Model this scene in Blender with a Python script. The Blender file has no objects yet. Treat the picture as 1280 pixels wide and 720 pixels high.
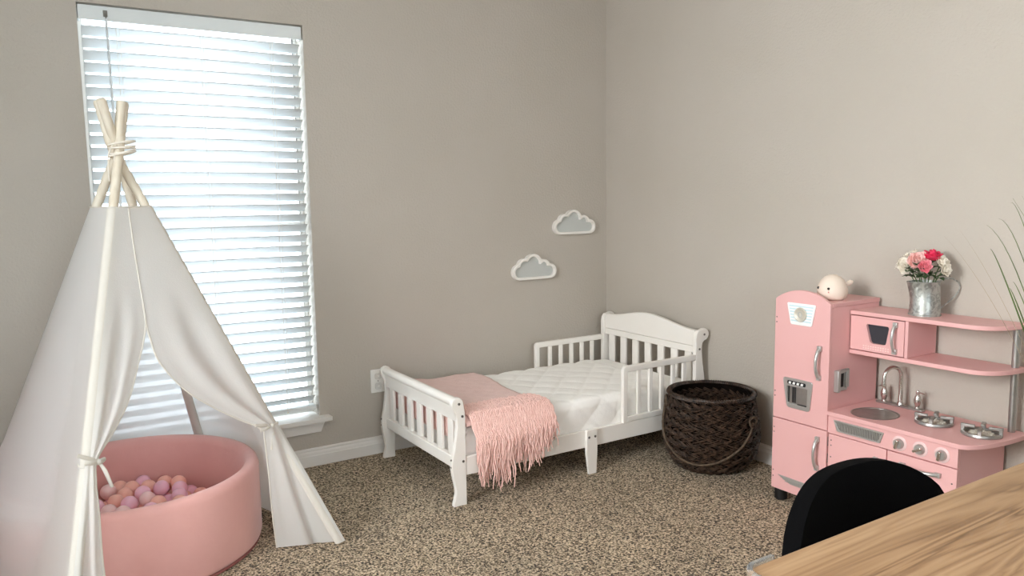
import bpy, bmesh, math, random
from mathutils import Vector, Matrix, noise
random.seed(7)
PI = math.pi
scene = bpy.context.scene
COL = scene.collection

# ------------------------------------------------------------------ materials
def lin(c):
    c /= 255.0
    return c / 12.92 if c <= 0.04045 else ((c + 0.055) / 1.055) ** 2.4
def rgb(r, g, b): return (lin(r), lin(g), lin(b), 1.0)

def mat(name, color, rough=0.5, metal=0.0, var=None, vscale=8.0, bump=0.0, bscale=60.0, detail=4.0,
        sheen=0.0, spec=0.5, coat=0.0, subsurf=0.0, trans=0.0, ior=1.45, stretch=None):
    """procedural principled material: colour varied by noise, noise bump"""
    m = bpy.data.materials.new(name); m.use_nodes = True
    nt = m.node_tree; N = nt.nodes; L = nt.links
    p = N['Principled BSDF']
    p.inputs['Base Color'].default_value = color
    p.inputs['Roughness'].default_value = rough
    p.inputs['Metallic'].default_value = metal
    p.inputs['Specular IOR Level'].default_value = spec
    p.inputs['Sheen Weight'].default_value = sheen
    p.inputs['Coat Weight'].default_value = coat
    p.inputs['Transmission Weight'].default_value = trans
    p.inputs['IOR'].default_value = ior
    tc = N.new('ShaderNodeTexCoord')
    vec = tc.outputs['Object']
    if stretch:
        mp = N.new('ShaderNodeMapping'); mp.inputs['Scale'].default_value = stretch
        L.new(vec, mp.inputs['Vector']); vec = mp.outputs['Vector']
    if var:
        nz = N.new('ShaderNodeTexNoise'); nz.inputs['Scale'].default_value = vscale; nz.inputs['Detail'].default_value = detail
        L.new(vec, nz.inputs['Vector'])
        r = N.new('ShaderNodeValToRGB')
        r.color_ramp.elements[0].position = 0.35; r.color_ramp.elements[1].position = 0.65
        r.color_ramp.elements[0].color = color; r.color_ramp.elements[1].color = var
        L.new(nz.outputs['Fac'], r.inputs['Fac']); L.new(r.outputs['Color'], p.inputs['Base Color'])
    if bump:
        nb = N.new('ShaderNodeTexNoise'); nb.inputs['Scale'].default_value = bscale; nb.inputs['Detail'].default_value = 3
        L.new(vec, nb.inputs['Vector'])
        b = N.new('ShaderNodeBump'); b.inputs['Strength'].default_value = 1.0; b.inputs['Distance'].default_value = bump
        L.new(nb.outputs['Fac'], b.inputs['Height']); L.new(b.outputs['Normal'], p.inputs['Normal'])
    return m

def cloth_mat(name, color, transp=0.12, transl=0.45, bump=0.0008):
    m = bpy.data.materials.new(name); m.use_nodes = True
    nt = m.node_tree; N = nt.nodes; L = nt.links
    N.remove(N['Principled BSDF']); out = N['Material Output']
    d = N.new('ShaderNodeBsdfDiffuse'); t = N.new('ShaderNodeBsdfTranslucent'); tr = N.new('ShaderNodeBsdfTransparent')
    d.inputs['Color'].default_value = color; t.inputs['Color'].default_value = color
    tr.inputs['Color'].default_value = (1, 1, 1, 1)
    tc = N.new('ShaderNodeTexCoord')
    nz = N.new('ShaderNodeTexNoise'); nz.inputs['Scale'].default_value = 260; nz.inputs['Detail'].default_value = 2
    L.new(tc.outputs['Object'], nz.inputs['Vector'])
    b = N.new('ShaderNodeBump'); b.inputs['Distance'].default_value = bump
    L.new(nz.outputs['Fac'], b.inputs['Height']); L.new(b.outputs['Normal'], d.inputs['Normal'])
    m1 = N.new('ShaderNodeMixShader'); m1.inputs[0].default_value = transl
    m2 = N.new('ShaderNodeMixShader'); m2.inputs[0].default_value = transp
    L.new(d.outputs[0], m1.inputs[1]); L.new(t.outputs[0], m1.inputs[2])
    if transp > 0:
        lw = N.new('ShaderNodeLayerWeight'); lw.inputs['Blend'].default_value = 0.5
        iv = N.new('ShaderNodeMath'); iv.operation = 'SUBTRACT'; iv.inputs[0].default_value = 1.0; L.new(lw.outputs['Facing'], iv.inputs[1])
        pw = N.new('ShaderNodeMath'); pw.operation = 'POWER'; pw.inputs[1].default_value = 2.0; L.new(iv.outputs[0], pw.inputs[0])
        ml = N.new('ShaderNodeMath'); ml.operation = 'MULTIPLY'; ml.inputs[1].default_value = transp*1.15; L.new(pw.outputs[0], ml.inputs[0])
        L.new(ml.outputs[0], m2.inputs[0])
    L.new(m1.outputs[0], m2.inputs[1]); L.new(tr.outputs[0], m2.inputs[2]); L.new(m2.outputs[0], out.inputs['Surface'])
    return m

def carpet_mat():
    m = bpy.data.materials.new('carpet pile'); m.use_nodes = True
    nt = m.node_tree; N = nt.nodes; L = nt.links; p = N['Principled BSDF']
    p.inputs['Roughness'].default_value = 0.95; p.inputs['Specular IOR Level'].default_value = 0.1
    p.inputs['Sheen Weight'].default_value = 0.15
    tc = N.new('ShaderNodeTexCoord')
    # warp the lookup so that the tufts curl
    w = N.new('ShaderNodeTexNoise'); w.inputs['Scale'].default_value = 150; w.inputs['Detail'].default_value = 2
    L.new(tc.outputs['Object'], w.inputs['Vector'])
    mx = N.new('ShaderNodeVectorMath'); mx.operation = 'SCALE'; mx.inputs['Scale'].default_value = 0.010
    L.new(w.outputs['Color'], mx.inputs[0])
    ad = N.new('ShaderNodeVectorMath'); ad.operation = 'ADD'
    L.new(tc.outputs['Object'], ad.inputs[0]); L.new(mx.outputs[0], ad.inputs[1])
    nz = N.new('ShaderNodeTexNoise'); nz.inputs['Scale'].default_value = 138; nz.inputs['Detail'].default_value = 3.5; nz.inputs['Roughness'].default_value = 0.6
    L.new(ad.outputs[0], nz.inputs['Vector'])
    r = N.new('ShaderNodeValToRGB'); e = r.color_ramp.elements
    e[0].position = 0.40; e[0].color = rgb(28, 20, 14)
    e[1].position = 0.60; e[1].color = rgb(238, 219, 190)
    a = r.color_ramp.elements.new(0.45); a.color = rgb(112, 92, 68)
    a = r.color_ramp.elements.new(0.51); a.color = rgb(180, 159, 130)
    L.new(nz.outputs['Fac'], r.inputs['Fac'])
    big = N.new('ShaderNodeTexNoise'); big.inputs['Scale'].default_value = 2.2; big.inputs['Detail'].default_value = 2
    L.new(tc.outputs['Object'], big.inputs['Vector'])
    br = N.new('ShaderNodeMapRange'); br.inputs['From Min'].default_value = .3; br.inputs['From Max'].default_value = .7
    br.inputs['To Min'].default_value = 0.88; br.inputs['To Max'].default_value = 1.08
    L.new(big.outputs['Fac'], br.inputs['Value'])
    sc = N.new('ShaderNodeVectorMath'); sc.operation = 'SCALE'
    L.new(r.outputs['Color'], sc.inputs[0]); L.new(br.outputs[0], sc.inputs['Scale']); L.new(sc.outputs[0], p.inputs['Base Color'])
    b = N.new('ShaderNodeBump'); b.inputs['Strength'].default_value = 1; b.inputs['Distance'].default_value = 0.012
    L.new(nz.outputs['Fac'], b.inputs['Height']); L.new(b.outputs['Normal'], p.inputs['Normal'])
    return m

def wood_mat():
    m = bpy.data.materials.new('walnut table top'); m.use_nodes = True
    nt = m.node_tree; N = nt.nodes; L = nt.links; p = N['Principled BSDF']
    p.inputs['Roughness'].default_value = 0.42; p.inputs['Specular IOR Level'].default_value = 0.35
    tc = N.new('ShaderNodeTexCoord')
    mp = N.new('ShaderNodeMapping'); mp.inputs['Scale'].default_value = (.8, 12.0, 12.0); mp.inputs['Rotation'].default_value = (0, 0, 0.03)
    L.new(tc.outputs['Object'], mp.inputs['Vector'])
    n1 = N.new('ShaderNodeTexNoise'); n1.inputs['Scale'].default_value = 1.5; n1.inputs['Detail'].default_value = 2; n1.inputs['Distortion'].default_value = 1.7
    L.new(mp.outputs[0], n1.inputs['Vector'])
    mul = N.new('ShaderNodeMath'); mul.operation = 'MULTIPLY'; mul.inputs[1].default_value = 11.0
    L.new(n1.outputs['Fac'], mul.inputs[0])
    fr = N.new('ShaderNodeMath'); fr.operation = 'PINGPONG'; fr.inputs[1].default_value = 1.0
    L.new(mul.outputs[0], fr.inputs[0])
    mp2 = N.new('ShaderNodeMapping'); mp2.inputs['Scale'].default_value = (3, 130, 130)
    L.new(tc.outputs['Object'], mp2.inputs['Vector'])
    n2 = N.new('ShaderNodeTexNoise'); n2.inputs['Scale'].default_value = 1.4; n2.inputs['Detail'].default_value = 5
    L.new(mp2.outputs[0], n2.inputs['Vector'])
    n3 = N.new('ShaderNodeTexNoise'); n3.inputs['Scale'].default_value = 0.9; n3.inputs['Detail'].default_value = 3
    L.new(mp.outputs[0], n3.inputs['Vector'])
    mix = N.new('ShaderNodeMix'); mix.data_type = 'FLOAT'; mix.inputs[0].default_value = 0.62
    L.new(fr.outputs[0], mix.inputs[2]); L.new(n3.outputs['Fac'], mix.inputs[3])
    mix2 = N.new('ShaderNodeMix'); mix2.data_type = 'FLOAT'; mix2.inputs[0].default_value = 0.34
    L.new(mix.outputs[0], mix2.inputs[2]); L.new(n2.outputs['Fac'], mix2.inputs[3])
    r = N.new('ShaderNodeValToRGB'); e = r.color_ramp.elements
    e[0].position = 0.22; e[0].color = rgb(98, 73, 50)
    e[1].position = 0.72; e[1].color = rgb(172, 140, 106)
    a = e.new(0.36); a.color = rgb(130, 99, 70)
    a = e.new(0.5); a.color = rgb(154, 121, 88)
    L.new(mix2.outputs[0], r.inputs['Fac']); L.new(r.outputs['Color'], p.inputs['Base Color'])
    return m

def galv_mat():
    m = bpy.data.materials.new('galvanised steel'); m.use_nodes = True
    nt = m.node_tree; N = nt.nodes; L = nt.links; p = N['Principled BSDF']
    p.inputs['Metallic'].default_value = 0.75; p.inputs['Roughness'].default_value = 0.38
    tc = N.new('ShaderNodeTexCoord'); v = N.new('ShaderNodeTexNoise'); v.inputs['Scale'].default_value = 48; v.inputs['Distortion'].default_value = 1.5; v.inputs['Detail'].default_value = 1
    L.new(tc.outputs['Object'], v.inputs['Vector'])
    r = N.new('ShaderNodeValToRGB'); r.color_ramp.elements[0].color = rgb(150, 152, 148); r.color_ramp.elements[1].color = rgb(184, 186, 181)
    r.color_ramp.elements[0].position = .4; r.color_ramp.elements[1].position = .56
    L.new(v.outputs['Fac'], r.inputs['Fac']); L.new(r.outputs['Color'], p.inputs['Base Color'])
    return m

def fix_ball(name, color):
    m = mat(name, color, 0.32, spec=0.5)
    m.node_tree.nodes['Principled BSDF'].inputs['Subsurface Weight'].default_value = 0.25
    m.node_tree.nodes['Principled BSDF'].inputs['Subsurface Radius'].default_value = (0.02, 0.012, 0.012)
    return m

WALL = rgb(185, 177, 166)
M = {}
M['wall'] = mat('greige wall paint', WALL, 0.62, bump=0.0022, bscale=95, spec=0.4, var=rgb(188, 180, 170), vscale=2)
M['ceiling'] = mat('ceiling paint', rgb(226, 223, 217), 0.9, bump=0.002, bscale=60)
M['trim'] = mat('trim paint', rgb(226, 221, 215), 0.4, var=rgb(229, 225, 220), vscale=5)
M['carpet'] = carpet_mat()
M['white'] = mat('white bed paint', rgb(238, 233, 226), 0.38, var=rgb(240, 236, 230), vscale=6)
M['blind'] = cloth_mat('blind slat vinyl', rgb(232, 236, 238), transp=0.0, transl=0.05, bump=0.0)
M['blindrail'] = mat('blind rail white', rgb(222, 226, 226), 0.45)
M['wand'] = mat('tilt wand plastic', rgb(214, 219, 221), 0.3)
M['glass'] = None
M['outlet'] = mat('outlet plastic', rgb(238, 236, 232), 0.35)
M['outletcap'] = mat('outlet safety cap plastic', rgb(222, 220, 215), 0.25)
M['screw'] = mat('bolt steel', rgb(120, 116, 110), 0.4, 0.8)
M['cloudpanel'] = mat('cloud grey panel', rgb(192, 194, 190), 0.5, var=rgb(195, 197, 193), vscale=9)
M['mattress'] = mat('mattress pad cotton', rgb(250, 248, 244), 0.85, bump=0.0015, bscale=45, sheen=0.1)
M['throw'] = mat('pink knit throw', rgb(230, 194, 186), 0.95, var=rgb(234, 200, 193), vscale=40, bump=0.002, bscale=220, sheen=0.2)
M['fringe'] = mat('pink fringe yarn', rgb(230, 186, 176), 0.95, var=rgb(240, 202, 193), vscale=60, sheen=0.2)
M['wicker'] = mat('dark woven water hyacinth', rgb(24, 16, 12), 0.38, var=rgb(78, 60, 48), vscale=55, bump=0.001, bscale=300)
M['wickerdark'] = mat('basket shade backing', rgb(11, 8, 7), 0.95, spec=.05, var=rgb(22, 16, 13), vscale=40, bump=0.004, bscale=90)
M['rope'] = mat('basket rope', rgb(96, 80, 64), 0.8, var=rgb(70, 56, 44), vscale=80)
M['pink'] = mat('pink painted board', rgb(223, 172, 170), 0.42, var=rgb(225, 175, 173), vscale=4, spec=0.4)
M['silver'] = mat('silver plastic', rgb(188, 187, 184), 0.3, 0.6)
M['steel'] = mat('brushed steel', rgb(176, 174, 170), 0.36, 0.85, var=rgb(164, 162, 158), vscale=30)
M['chrome'] = mat('chrome', rgb(206, 202, 196), 0.2, 0.95)
M['darkslot'] = mat('dark slot', rgb(40, 38, 37), 0.5)
M['black'] = mat('black plastic', rgb(18, 18, 19), 0.5)
M['blackfab'] = mat('black chair fabric', rgb(6, 6, 7), 0.98, bump=0.0006, bscale=500, spec=0.1)
M['blackglass'] = mat('dark oven glass', rgb(58, 58, 64), 0.12, spec=0.6)
M['badgewhite'] = mat('badge white', rgb(238, 240, 238), 0.35)
M['badgeblue'] = mat('badge pale blue stripe', rgb(196, 220, 226), 0.35)
M['badgedisc'] = mat('badge champagne disc', rgb(208, 202, 188), 0.4, 0.3)
M['knobplate'] = mat('knob clear plate', rgb(226, 196, 194), 0.2)
M['printgrey'] = mat('keypad print', rgb(240, 205, 200), 0.4)
M['burnerwhite'] = mat('burner insert', rgb(206, 200, 188), 0.35)
M['toy'] = mat('silicone toy cream', rgb(234, 217, 202), 0.5)
M['toyeye'] = mat('toy eye black', rgb(14, 12, 12), 0.2)
M['toyblush'] = mat('toy mouth pink', rgb(214, 150, 140), 0.4)
M['galv'] = galv_mat()
M['petalpale'] = mat('pale pink petal', rgb(246, 196, 190), 0.6, var=rgb(250, 214, 208), vscale=25)
M['petalhot'] = mat('hot pink petal', rgb(222, 40, 84), 0.6, var=rgb(236, 66, 104), vscale=25)
M['petalmid'] = mat('rose pink petal', rgb(240, 132, 148), 0.6, var=rgb(246, 160, 170), vscale=25)
M['petalwhite'] = mat('cream white petal', rgb(244, 238, 226), 0.6, var=rgb(236, 228, 212), vscale=25)
M['leaf'] = mat('flower leaf', rgb(70, 92, 56), 0.5, var=rgb(48, 70, 42), vscale=30)
M['stem'] = mat('flower stem', rgb(74, 96, 52), 0.6)
M['grass'] = mat('grass blade', rgb(92, 112, 52), 0.5, var=rgb(70, 88, 44), vscale=9)
M['tanstrand'] = mat('thin tan strand', rgb(158, 142, 116), 0.7)
M['pot'] = mat('plant pot glaze', rgb(214, 208, 198), 0.4, var=rgb(206, 200, 190), vscale=6)
M['soil'] = mat('potting soil', rgb(52, 40, 32), 0.95, bump=0.01, bscale=60)
M['wood'] = wood_mat()
M['legmetal'] = mat('table leg black metal', rgb(26, 26, 28), 0.4, 0.6)
M['legwood'] = mat('chair leg beech', rgb(190, 152, 110), 0.5, var=rgb(174, 136, 96), vscale=10, stretch=(6, 6, .6))
M['clear'] = mat('clear corner guard', (0.92, 0.95, 0.97, 1), 0.08, trans=0.92, ior=1.4)
M['pole'] = mat('teepee pole pine', rgb(224, 215, 198), 0.6, var=rgb(214, 202, 182), vscale=6, stretch=(8, 8, .8))
M['canvas'] = cloth_mat('teepee white cotton', rgb(238, 237, 235), transp=0.11, transl=0.56)
M['canvasflap'] = cloth_mat('teepee flap cotton', rgb(238, 236, 232), transp=0.05, transl=0.46)
M['hem'] = cloth_mat('teepee sleeve hem', rgb(232, 227, 218), transp=0.0, transl=0.25)
M['cord'] = mat('white cotton cord', rgb(232, 224, 212), 0.8)
M['velvet'] = mat('pink velvet', rgb(229, 175, 168), 0.9, var=rgb(222, 166, 159), vscale=5, bump=0.0015, bscale=40, sheen=0.35, spec=0.2)
M['velvetdark'] = mat('pit bottom fabric', rgb(150, 92, 88), 0.9)
M['ballpink'] = fix_ball('ball light pink', rgb(252, 200, 218))
M['ballpeach'] = fix_ball('ball peach', rgb(252, 194, 178))
M['ballpale'] = fix_ball('ball pale pink', rgb(252, 216, 214))
M['fixture'] = mat('fill light base', rgb(230, 228, 224), 0.4)
g = bpy.data.materials.new('window glass'); g.use_nodes = True
_p = g.node_tree.nodes['Principled BSDF']
_tr = g.node_tree.nodes.new('ShaderNodeBsdfTransparent'); _gl = g.node_tree.nodes.new('ShaderNodeBsdfGlossy'); _gl.inputs['Roughness'].default_value = 0.02
_mx = g.node_tree.nodes.new('ShaderNodeMixShader'); _mx.inputs[0].default_value = 0.06
g.node_tree.links.new(_tr.outputs[0], _mx.inputs[1]); g.node_tree.links.new(_gl.outputs[0], _mx.inputs[2])
g.node_tree.links.new(_mx.outputs[0], g.node_tree.nodes['Material Output'].inputs['Surface']); g.node_tree.nodes.remove(_p)
M['glass'] = g
e = bpy.data.materials.new('lamp diffuser'); e.use_nodes = True
_p = e.node_tree.nodes['Principled BSDF']; _p.inputs['Base Color'].default_value = (0.9, 0.88, 0.84, 1)
_p.inputs['Emission Color'].default_value = (1, 0.86, 0.7, 1); _p.inputs['Emission Strength'].default_value = 2.0
M['fill_lamp'] = e

# ------------------------------------------------------------------ mesh builder
class MB:
    def __init__(s): s.bm = bmesh.new()
    def face(s, vs):
        try: return s.bm.faces.new(vs)
        except ValueError: return None
    def box(s, x0, x1, y0, y1, z0, z1, mtx=None):
        x0, x1 = min(x0, x1), max(x0, x1); y0, y1 = min(y0, y1), max(y0, y1); z0, z1 = min(z0, z1), max(z0, z1)
        c = [(x0,y0,z0),(x1,y0,z0),(x1,y1,z0),(x0,y1,z0),(x0,y0,z1),(x1,y0,z1),(x1,y1,z1),(x0,y1,z1)]
        v = [s.bm.verts.new(mtx @ Vector(p) if mtx else p) for p in c]
        for f in ((3,2,1,0),(4,5,6,7),(0,1,5,4),(1,2,6,5),(2,3,7,6),(3,0,4,7)): s.face([v[i] for i in f])
        return s
    def prism(s, pts, axis, lo, hi, mtx=None):
        """extrude a 2D outline along an axis: x -> (y,z), y -> (x,z), z -> (x,y)"""
        def P(a, b, t):
            q = Vector({'x': (t, a, b), 'y': (a, t, b), 'z': (a, b, t)}[axis])
            return mtx @ q if mtx else q
        A = [s.bm.verts.new(P(a, b, lo)) for a, b in pts]; B = [s.bm.verts.new(P(a, b, hi)) for a, b in pts]
        n = len(pts)
        s.face(A[::-1]); s.face(B)
        for i in range(n): s.face([A[i], A[(i+1) % n], B[(i+1) % n], B[i]])
        return s
    def ringplate(s, outer, inner, axis, lo, hi):
        """plate with a hole: both outlines hold the same number of points"""
        def P(a, b, t): return {'x': (t, a, b), 'y': (a, t, b), 'z': (a, b, t)}[axis]
        O0 = [s.bm.verts.new(P(a, b, lo)) for a, b in outer]; O1 = [s.bm.verts.new(P(a, b, hi)) for a, b in outer]
        I0 = [s.bm.verts.new(P(a, b, lo)) for a, b in inner]; I1 = [s.bm.verts.new(P(a, b, hi)) for a, b in inner]
        n = len(outer)
        for i in range(n):
            j = (i+1) % n
            s.face([O0[i], O0[j], I0[j], I0[i]]); s.face([O1[j], O1[i], I1[i], I1[j]])
            s.face([O0[j], O0[i], O1[i], O1[j]]); s.face([I0[i], I0[j], I1[j], I1[i]])
        return s
    def grid(s, rows, close_u=False, close_v=False):
        V = [[s.bm.verts.new(p) for p in r] for r in rows]
        nr, nc = len(V), len(V[0])
        for i in range(nr if close_v else nr - 1):
            for j in range(nc if close_u else nc - 1):
                s.face([V[i][j], V[i][(j+1) % nc], V[(i+1) % nr][(j+1) % nc], V[(i+1) % nr][j]])
        return V
    def tube(s, path, r, seg=10, closed=False, cap=True, flat=1.0, up=None):
        path = [Vector(p) for p in path]; n = len(path)
        rad = r if isinstance(r, (list, tuple)) else [r] * n
        rows = []; prev = None
        for i, p in enumerate(path):
            a = path[(i-1) % n] if closed else path[max(i-1, 0)]
            b = path[(i+1) % n] if closed else path[min(i+1, n-1)]
            t = (b - a)
            t = t.normalized() if t.length > 1e-9 else Vector((0, 0, 1))
            if up is not None: u = Vector(up)
            elif prev is None: u = Vector((0, 0, 1)) if abs(t.z) < 0.9 else Vector((1, 0, 0))
            else: u = prev
            u = (u - t * u.dot(t)).normalized(); prev = u
            w = t.cross(u)
            rows.append([p + (u * math.cos(k*2*PI/seg) + w * math.sin(k*2*PI/seg) * flat) * rad[i] for k in range(seg)])
        V = s.grid(rows, close_u=True, close_v=closed)
        if cap and not closed:
            s.face(V[0][::-1]); s.face(V[-1])
        return s
    def lathe(s, prof, loc=(0, 0, 0), axis='z', seg=32, closed=False, sx=1.0, sy=1.0):
        """prof: (radius, height) list"""
        rows = []
        for r, h in prof:
            row = []
            for k in range(seg):
                a = 2*PI*k/seg; c, d = r*math.cos(a)*sx, r*math.sin(a)*sy
                q = {'z': (c, d, h), 'x': (h, c, d), 'y': (d, h, c)}[axis]
                row.append(Vector(q) + Vector(loc))
            rows.append(row)
        V = s.grid(rows, close_u=True, close_v=closed)
        if not closed:
            if prof[0][0] > 1e-6: s.face(V[0][::-1])
            if prof[-1][0] > 1e-6: s.face(V[-1])
        return s
    def sphere(s, loc, r, sx=1, sy=1, sz=1, u=24, v=14):
        m = Matrix.Translation(loc) @ Matrix.Diagonal((sx*r, sy*r, sz*r, 1))
        bmesh.ops.create_uvsphere(s.bm, u_segments=u, v_segments=v, radius=1, matrix=m); return s
    def build(s, name, m, parent=None, smooth=True, bevel=0.0, bseg=2, solid=0.0, angle=40, sub=0, offset=-1):
        bmesh.ops.remove_doubles(s.bm, verts=s.bm.verts, dist=1e-6)
        bmesh.ops.recalc_face_normals(s.bm, faces=s.bm.faces)
        me = bpy.data.meshes.new(name); s.bm.to_mesh(me); s.bm.free()
        me.materials.append(m)
        for p in me.polygons: p.use_smooth = smooth
        if smooth: me.set_sharp_from_angle(angle=math.radians(angle))
        o = bpy.data.objects.new(name, me); COL.objects.link(o)
        if solid:
            md = o.modifiers.new('thickness', 'SOLIDIFY'); md.thickness = solid; md.offset = offset
        if bevel:
            md = o.modifiers.new('bevel', 'BEVEL'); md.width = bevel; md.segments = bseg; md.limit_method = 'ANGLE'; md.angle_limit = math.radians(35)
            md.harden_normals = False
        if sub:
            md = o.modifiers.new('sub', 'SUBSURF'); md.levels = sub; md.render_levels = sub
        if parent is not None: attach(o, parent)
        return o

def attach(o, parent):
    o.parent = parent
    o.matrix_parent_inverse = Matrix.Translation(-Vector(parent.get('_at', (0, 0, 0))))

def tag(o, label, cat, group=None):
    o['label'] = label; o['category'] = cat
    if group: o['group'] = group
    return o
def thing(name, loc, label, cat, group=None):
    o = bpy.data.objects.new(name, None); o.empty_display_size = 0.05
    COL.objects.link(o); o.location = loc; o['_at'] = tuple(loc)
    return tag(o, label, cat, group)
def struct(o): o['kind'] = 'structure'; return o
def B(x0, x1, y0, y1, z0, z1): return MB().box(x0, x1, y0, y1, z0, z1)
def lerp(a, b, t): return a + (b - a) * t
def smooth(t): t = max(0, min(1, t)); return t*t*(3-2*t)
def roundpoly(pts, r, seg=5):
    """round the corners of a 2D polygon"""
    out = []; n = len(pts)
    for i in range(n):
        p = Vector(pts[i]); a = Vector(pts[i-1]); b = Vector(pts[(i+1) % n])
        u = (a - p).normalized(); w = (b - p).normalized(); rr = min(r, (a-p).length*.45, (b-p).length*.45)
        A, C = p + u*rr, p + w*rr
        for k in range(seg+1):
            t = k/seg
            out.append(tuple(A*(1-t)**2 + p*2*t*(1-t) + C*t*t))
    return out

# ------------------------------------------------------------------ camera
CAM = Vector((-2.8407, -3.4964, 1.2429)); yaw, pitch, roll, FPX = 0.56012, -0.116495, -0.015061, 966.40
F = Vector((math.sin(yaw)*math.cos(pitch), math.cos(yaw)*math.cos(pitch), math.sin(pitch)))
Rt = Vector((math.cos(yaw), -math.sin(yaw), 0)); U = Rt.cross(F)
R2 = Rt*math.cos(roll) + U*math.sin(roll); U2 = -Rt*math.sin(roll) + U*math.cos(roll)
cam = bpy.data.cameras.new('camera'); cam.sensor_width = 36; cam.sensor_fit = 'HORIZONTAL'; cam.lens = FPX/1280*36
cam.clip_start = 0.02
co = bpy.data.objects.new('camera', cam); COL.objects.link(co); scene.camera = co
mw = Matrix((R2, U2, -F)).transposed().to_4x4(); mw.translation = CAM; co.matrix_world = mw

# ------------------------------------------------------------------ room shell
XL, YF, H, T = -4.0, -5.0, 2.44, 0.15
WL, WR, WB, WT = -2.610, -1.728, 0.2345, 2.018
struct(B(XL-T, T, YF-T, T, -0.1, 0.0).build('floor', M['carpet'], smooth=False))
struct(B(XL-T, T, YF-T, T, H, H+0.1).build('ceiling', M['ceiling'], smooth=False))
w = MB(); w.box(XL-T, WL, 0, T, 0, H); w.box(WR, T, 0, T, 0, H); w.box(WL, WR, 0, T, 0, WB); w.box(WL, WR, 0, T, WT, H)
struct(w.build('wall_back', M['wall'], smooth=False))
struct(B(0, T, YF-T, 0, 0, H).build('wall_right', M['wall'], smooth=False))
LY0, LY1, LZ0, LZ1 = -3.1, -1.62, .75, 2.28
w = MB(); w.box(XL-T, XL, YF-T, LY0, 0, H); w.box(XL-T, XL, LY1, 0, 0, H); w.box(XL-T, XL, LY0, LY1, 0, LZ0); w.box(XL-T, XL, LY0, LY1, LZ1, H)
struct(w.build('wall_left', M['wall'], smooth=False))
FX0, FX1, FZ0, FZ1 = -3.7, -1.5, 0.55, 2.15
w = MB(); w.box(XL, FX0, YF-T, YF, 0, H); w.box(FX1, 0, YF-T, YF, 0, H); w.box(FX0, FX1, YF-T, YF, 0, FZ0); w.box(FX0, FX1, YF-T, YF, FZ1, H)
struct(w.build('wall_front', M['wall'], smooth=False))
# baseboards with a moulded top
def base_profile(d=1): return [(0, 0), (.0155, 0), (.0155, .050), (.0125, .054), (.0125, .060), (.0115, .066), (.0085, .072), (.0095, .078), (.006, .0856), (0, .0856)]
pb = [(-a, z) for a, z in base_profile()]
struct(MB().prism(pb, 'x', XL, -0.0156).build('baseboard_back', M['trim'], smooth=False, bevel=.001))
struct(MB().prism(pb, 'y', YF, 0).build('baseboard_right', M['trim'], smooth=False, bevel=.001))
# window: white vinyl frame with two sashes, glass panes, stool and apron
win = struct(bpy.data.objects.new('window_1', None)); COL.objects.link(win); win['_at'] = (0, 0, 0)
m = MB(); fw = .020
m.box(WL, WL+fw, .10, .15, WB, WT); m.box(WR-fw, WR, .10, .15, WB, WT); m.box(WL+fw, WR-fw, .10, .15, WT-fw, WT); m.box(WL+fw, WR-fw, .10, .15, WB, WB+fw)
m.box(WL+fw, WR-fw, .105, .145, 1.10, 1.145)
m.build('window_frame', M['trim'], win, smooth=False, bevel=.003)
B(WL+fw, WR-fw, .122, .126, WB+fw, 1.10).build('window_pane', M['glass'], win, smooth=False)
B(WL+fw, WR-fw, .128, .132, 1.145, WT-fw).build('window_pane', M['glass'], win, smooth=False)
st = [( .10, .2346), (-.046, .2346), (-.053, .231), (-.055, .226), (-.053, .221), (-.046, .2175), (.0, .2175), (.0, .2345), (.1, .2345)]
m = MB(); m.prism(roundpoly([(WL-.044, -.054), (WR+.044, -.054), (WR+.044, -.0005), (WL-.044, -.0005)], .006), 'z', .2175, .2365)
m.box(WL+.001, WR-.001, -.001, .10, .2346, .2365)
m.build('window_sill', M['trim'], win, bevel=.004)
m = MB(); m.prism([(WL-.02, .2175), (WR+.022, .2175), (WR-.002, .162), (WL+.002, .162)], 'y', -.018, -.0003)
m.build('window_apron', M['trim'], win, smooth=False, bevel=.002)
# added unseen window behind the camera, an opening for fill light
fw = .045
w2 = struct(bpy.data.objects.new('added_window_front', None)); COL.objects.link(w2); w2['_at'] = (0, 0, 0)
m = MB(); m.box(FX0, FX0+fw, YF-.12, YF-.06, FZ0, FZ1); m.box(FX1-fw, FX1, YF-.12, YF-.06, FZ0, FZ1)
m.box(FX0+fw, FX1-fw, YF-.12, YF-.06, FZ1-fw, FZ1); m.box(FX0+fw, FX1-fw, YF-.12, YF-.06, FZ0, FZ0+fw); m.box(-2.62, -2.58, YF-.12, YF-.06, FZ0+fw, FZ1-fw)
m.build('window_frame', M['trim'], w2, smooth=False)
B(FX0+fw, -2.62, YF-.095, YF-.09, FZ0+fw, FZ1-fw).build('window_pane', M['glass'], w2, smooth=False)
B(-2.58, FX1-fw, YF-.095, YF-.09, FZ0+fw, FZ1-fw).build('window_pane', M['glass'], w2, smooth=False)

# added unseen window in the left wall, its opening shapes the side light
w3 = struct(bpy.data.objects.new('added_window_left', None)); COL.objects.link(w3); w3['_at'] = (0, 0, 0)
m = MB(); m.box(XL-.12, XL-.06, LY0, LY0+fw, LZ0, LZ1); m.box(XL-.12, XL-.06, LY1-fw, LY1, LZ0, LZ1); m.box(XL-.12, XL-.06, LY0+fw, LY1-fw, LZ1-fw, LZ1); m.box(XL-.12, XL-.06, LY0+fw, LY1-fw, LZ0, LZ0+fw)
m.build('window_frame', M['trim'], w3, smooth=False)
B(XL-.095, XL-.09, LY0+fw, LY1-fw, LZ0+fw, LZ1-fw).build('window_pane', M['glass'], w3, smooth=False)

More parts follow.
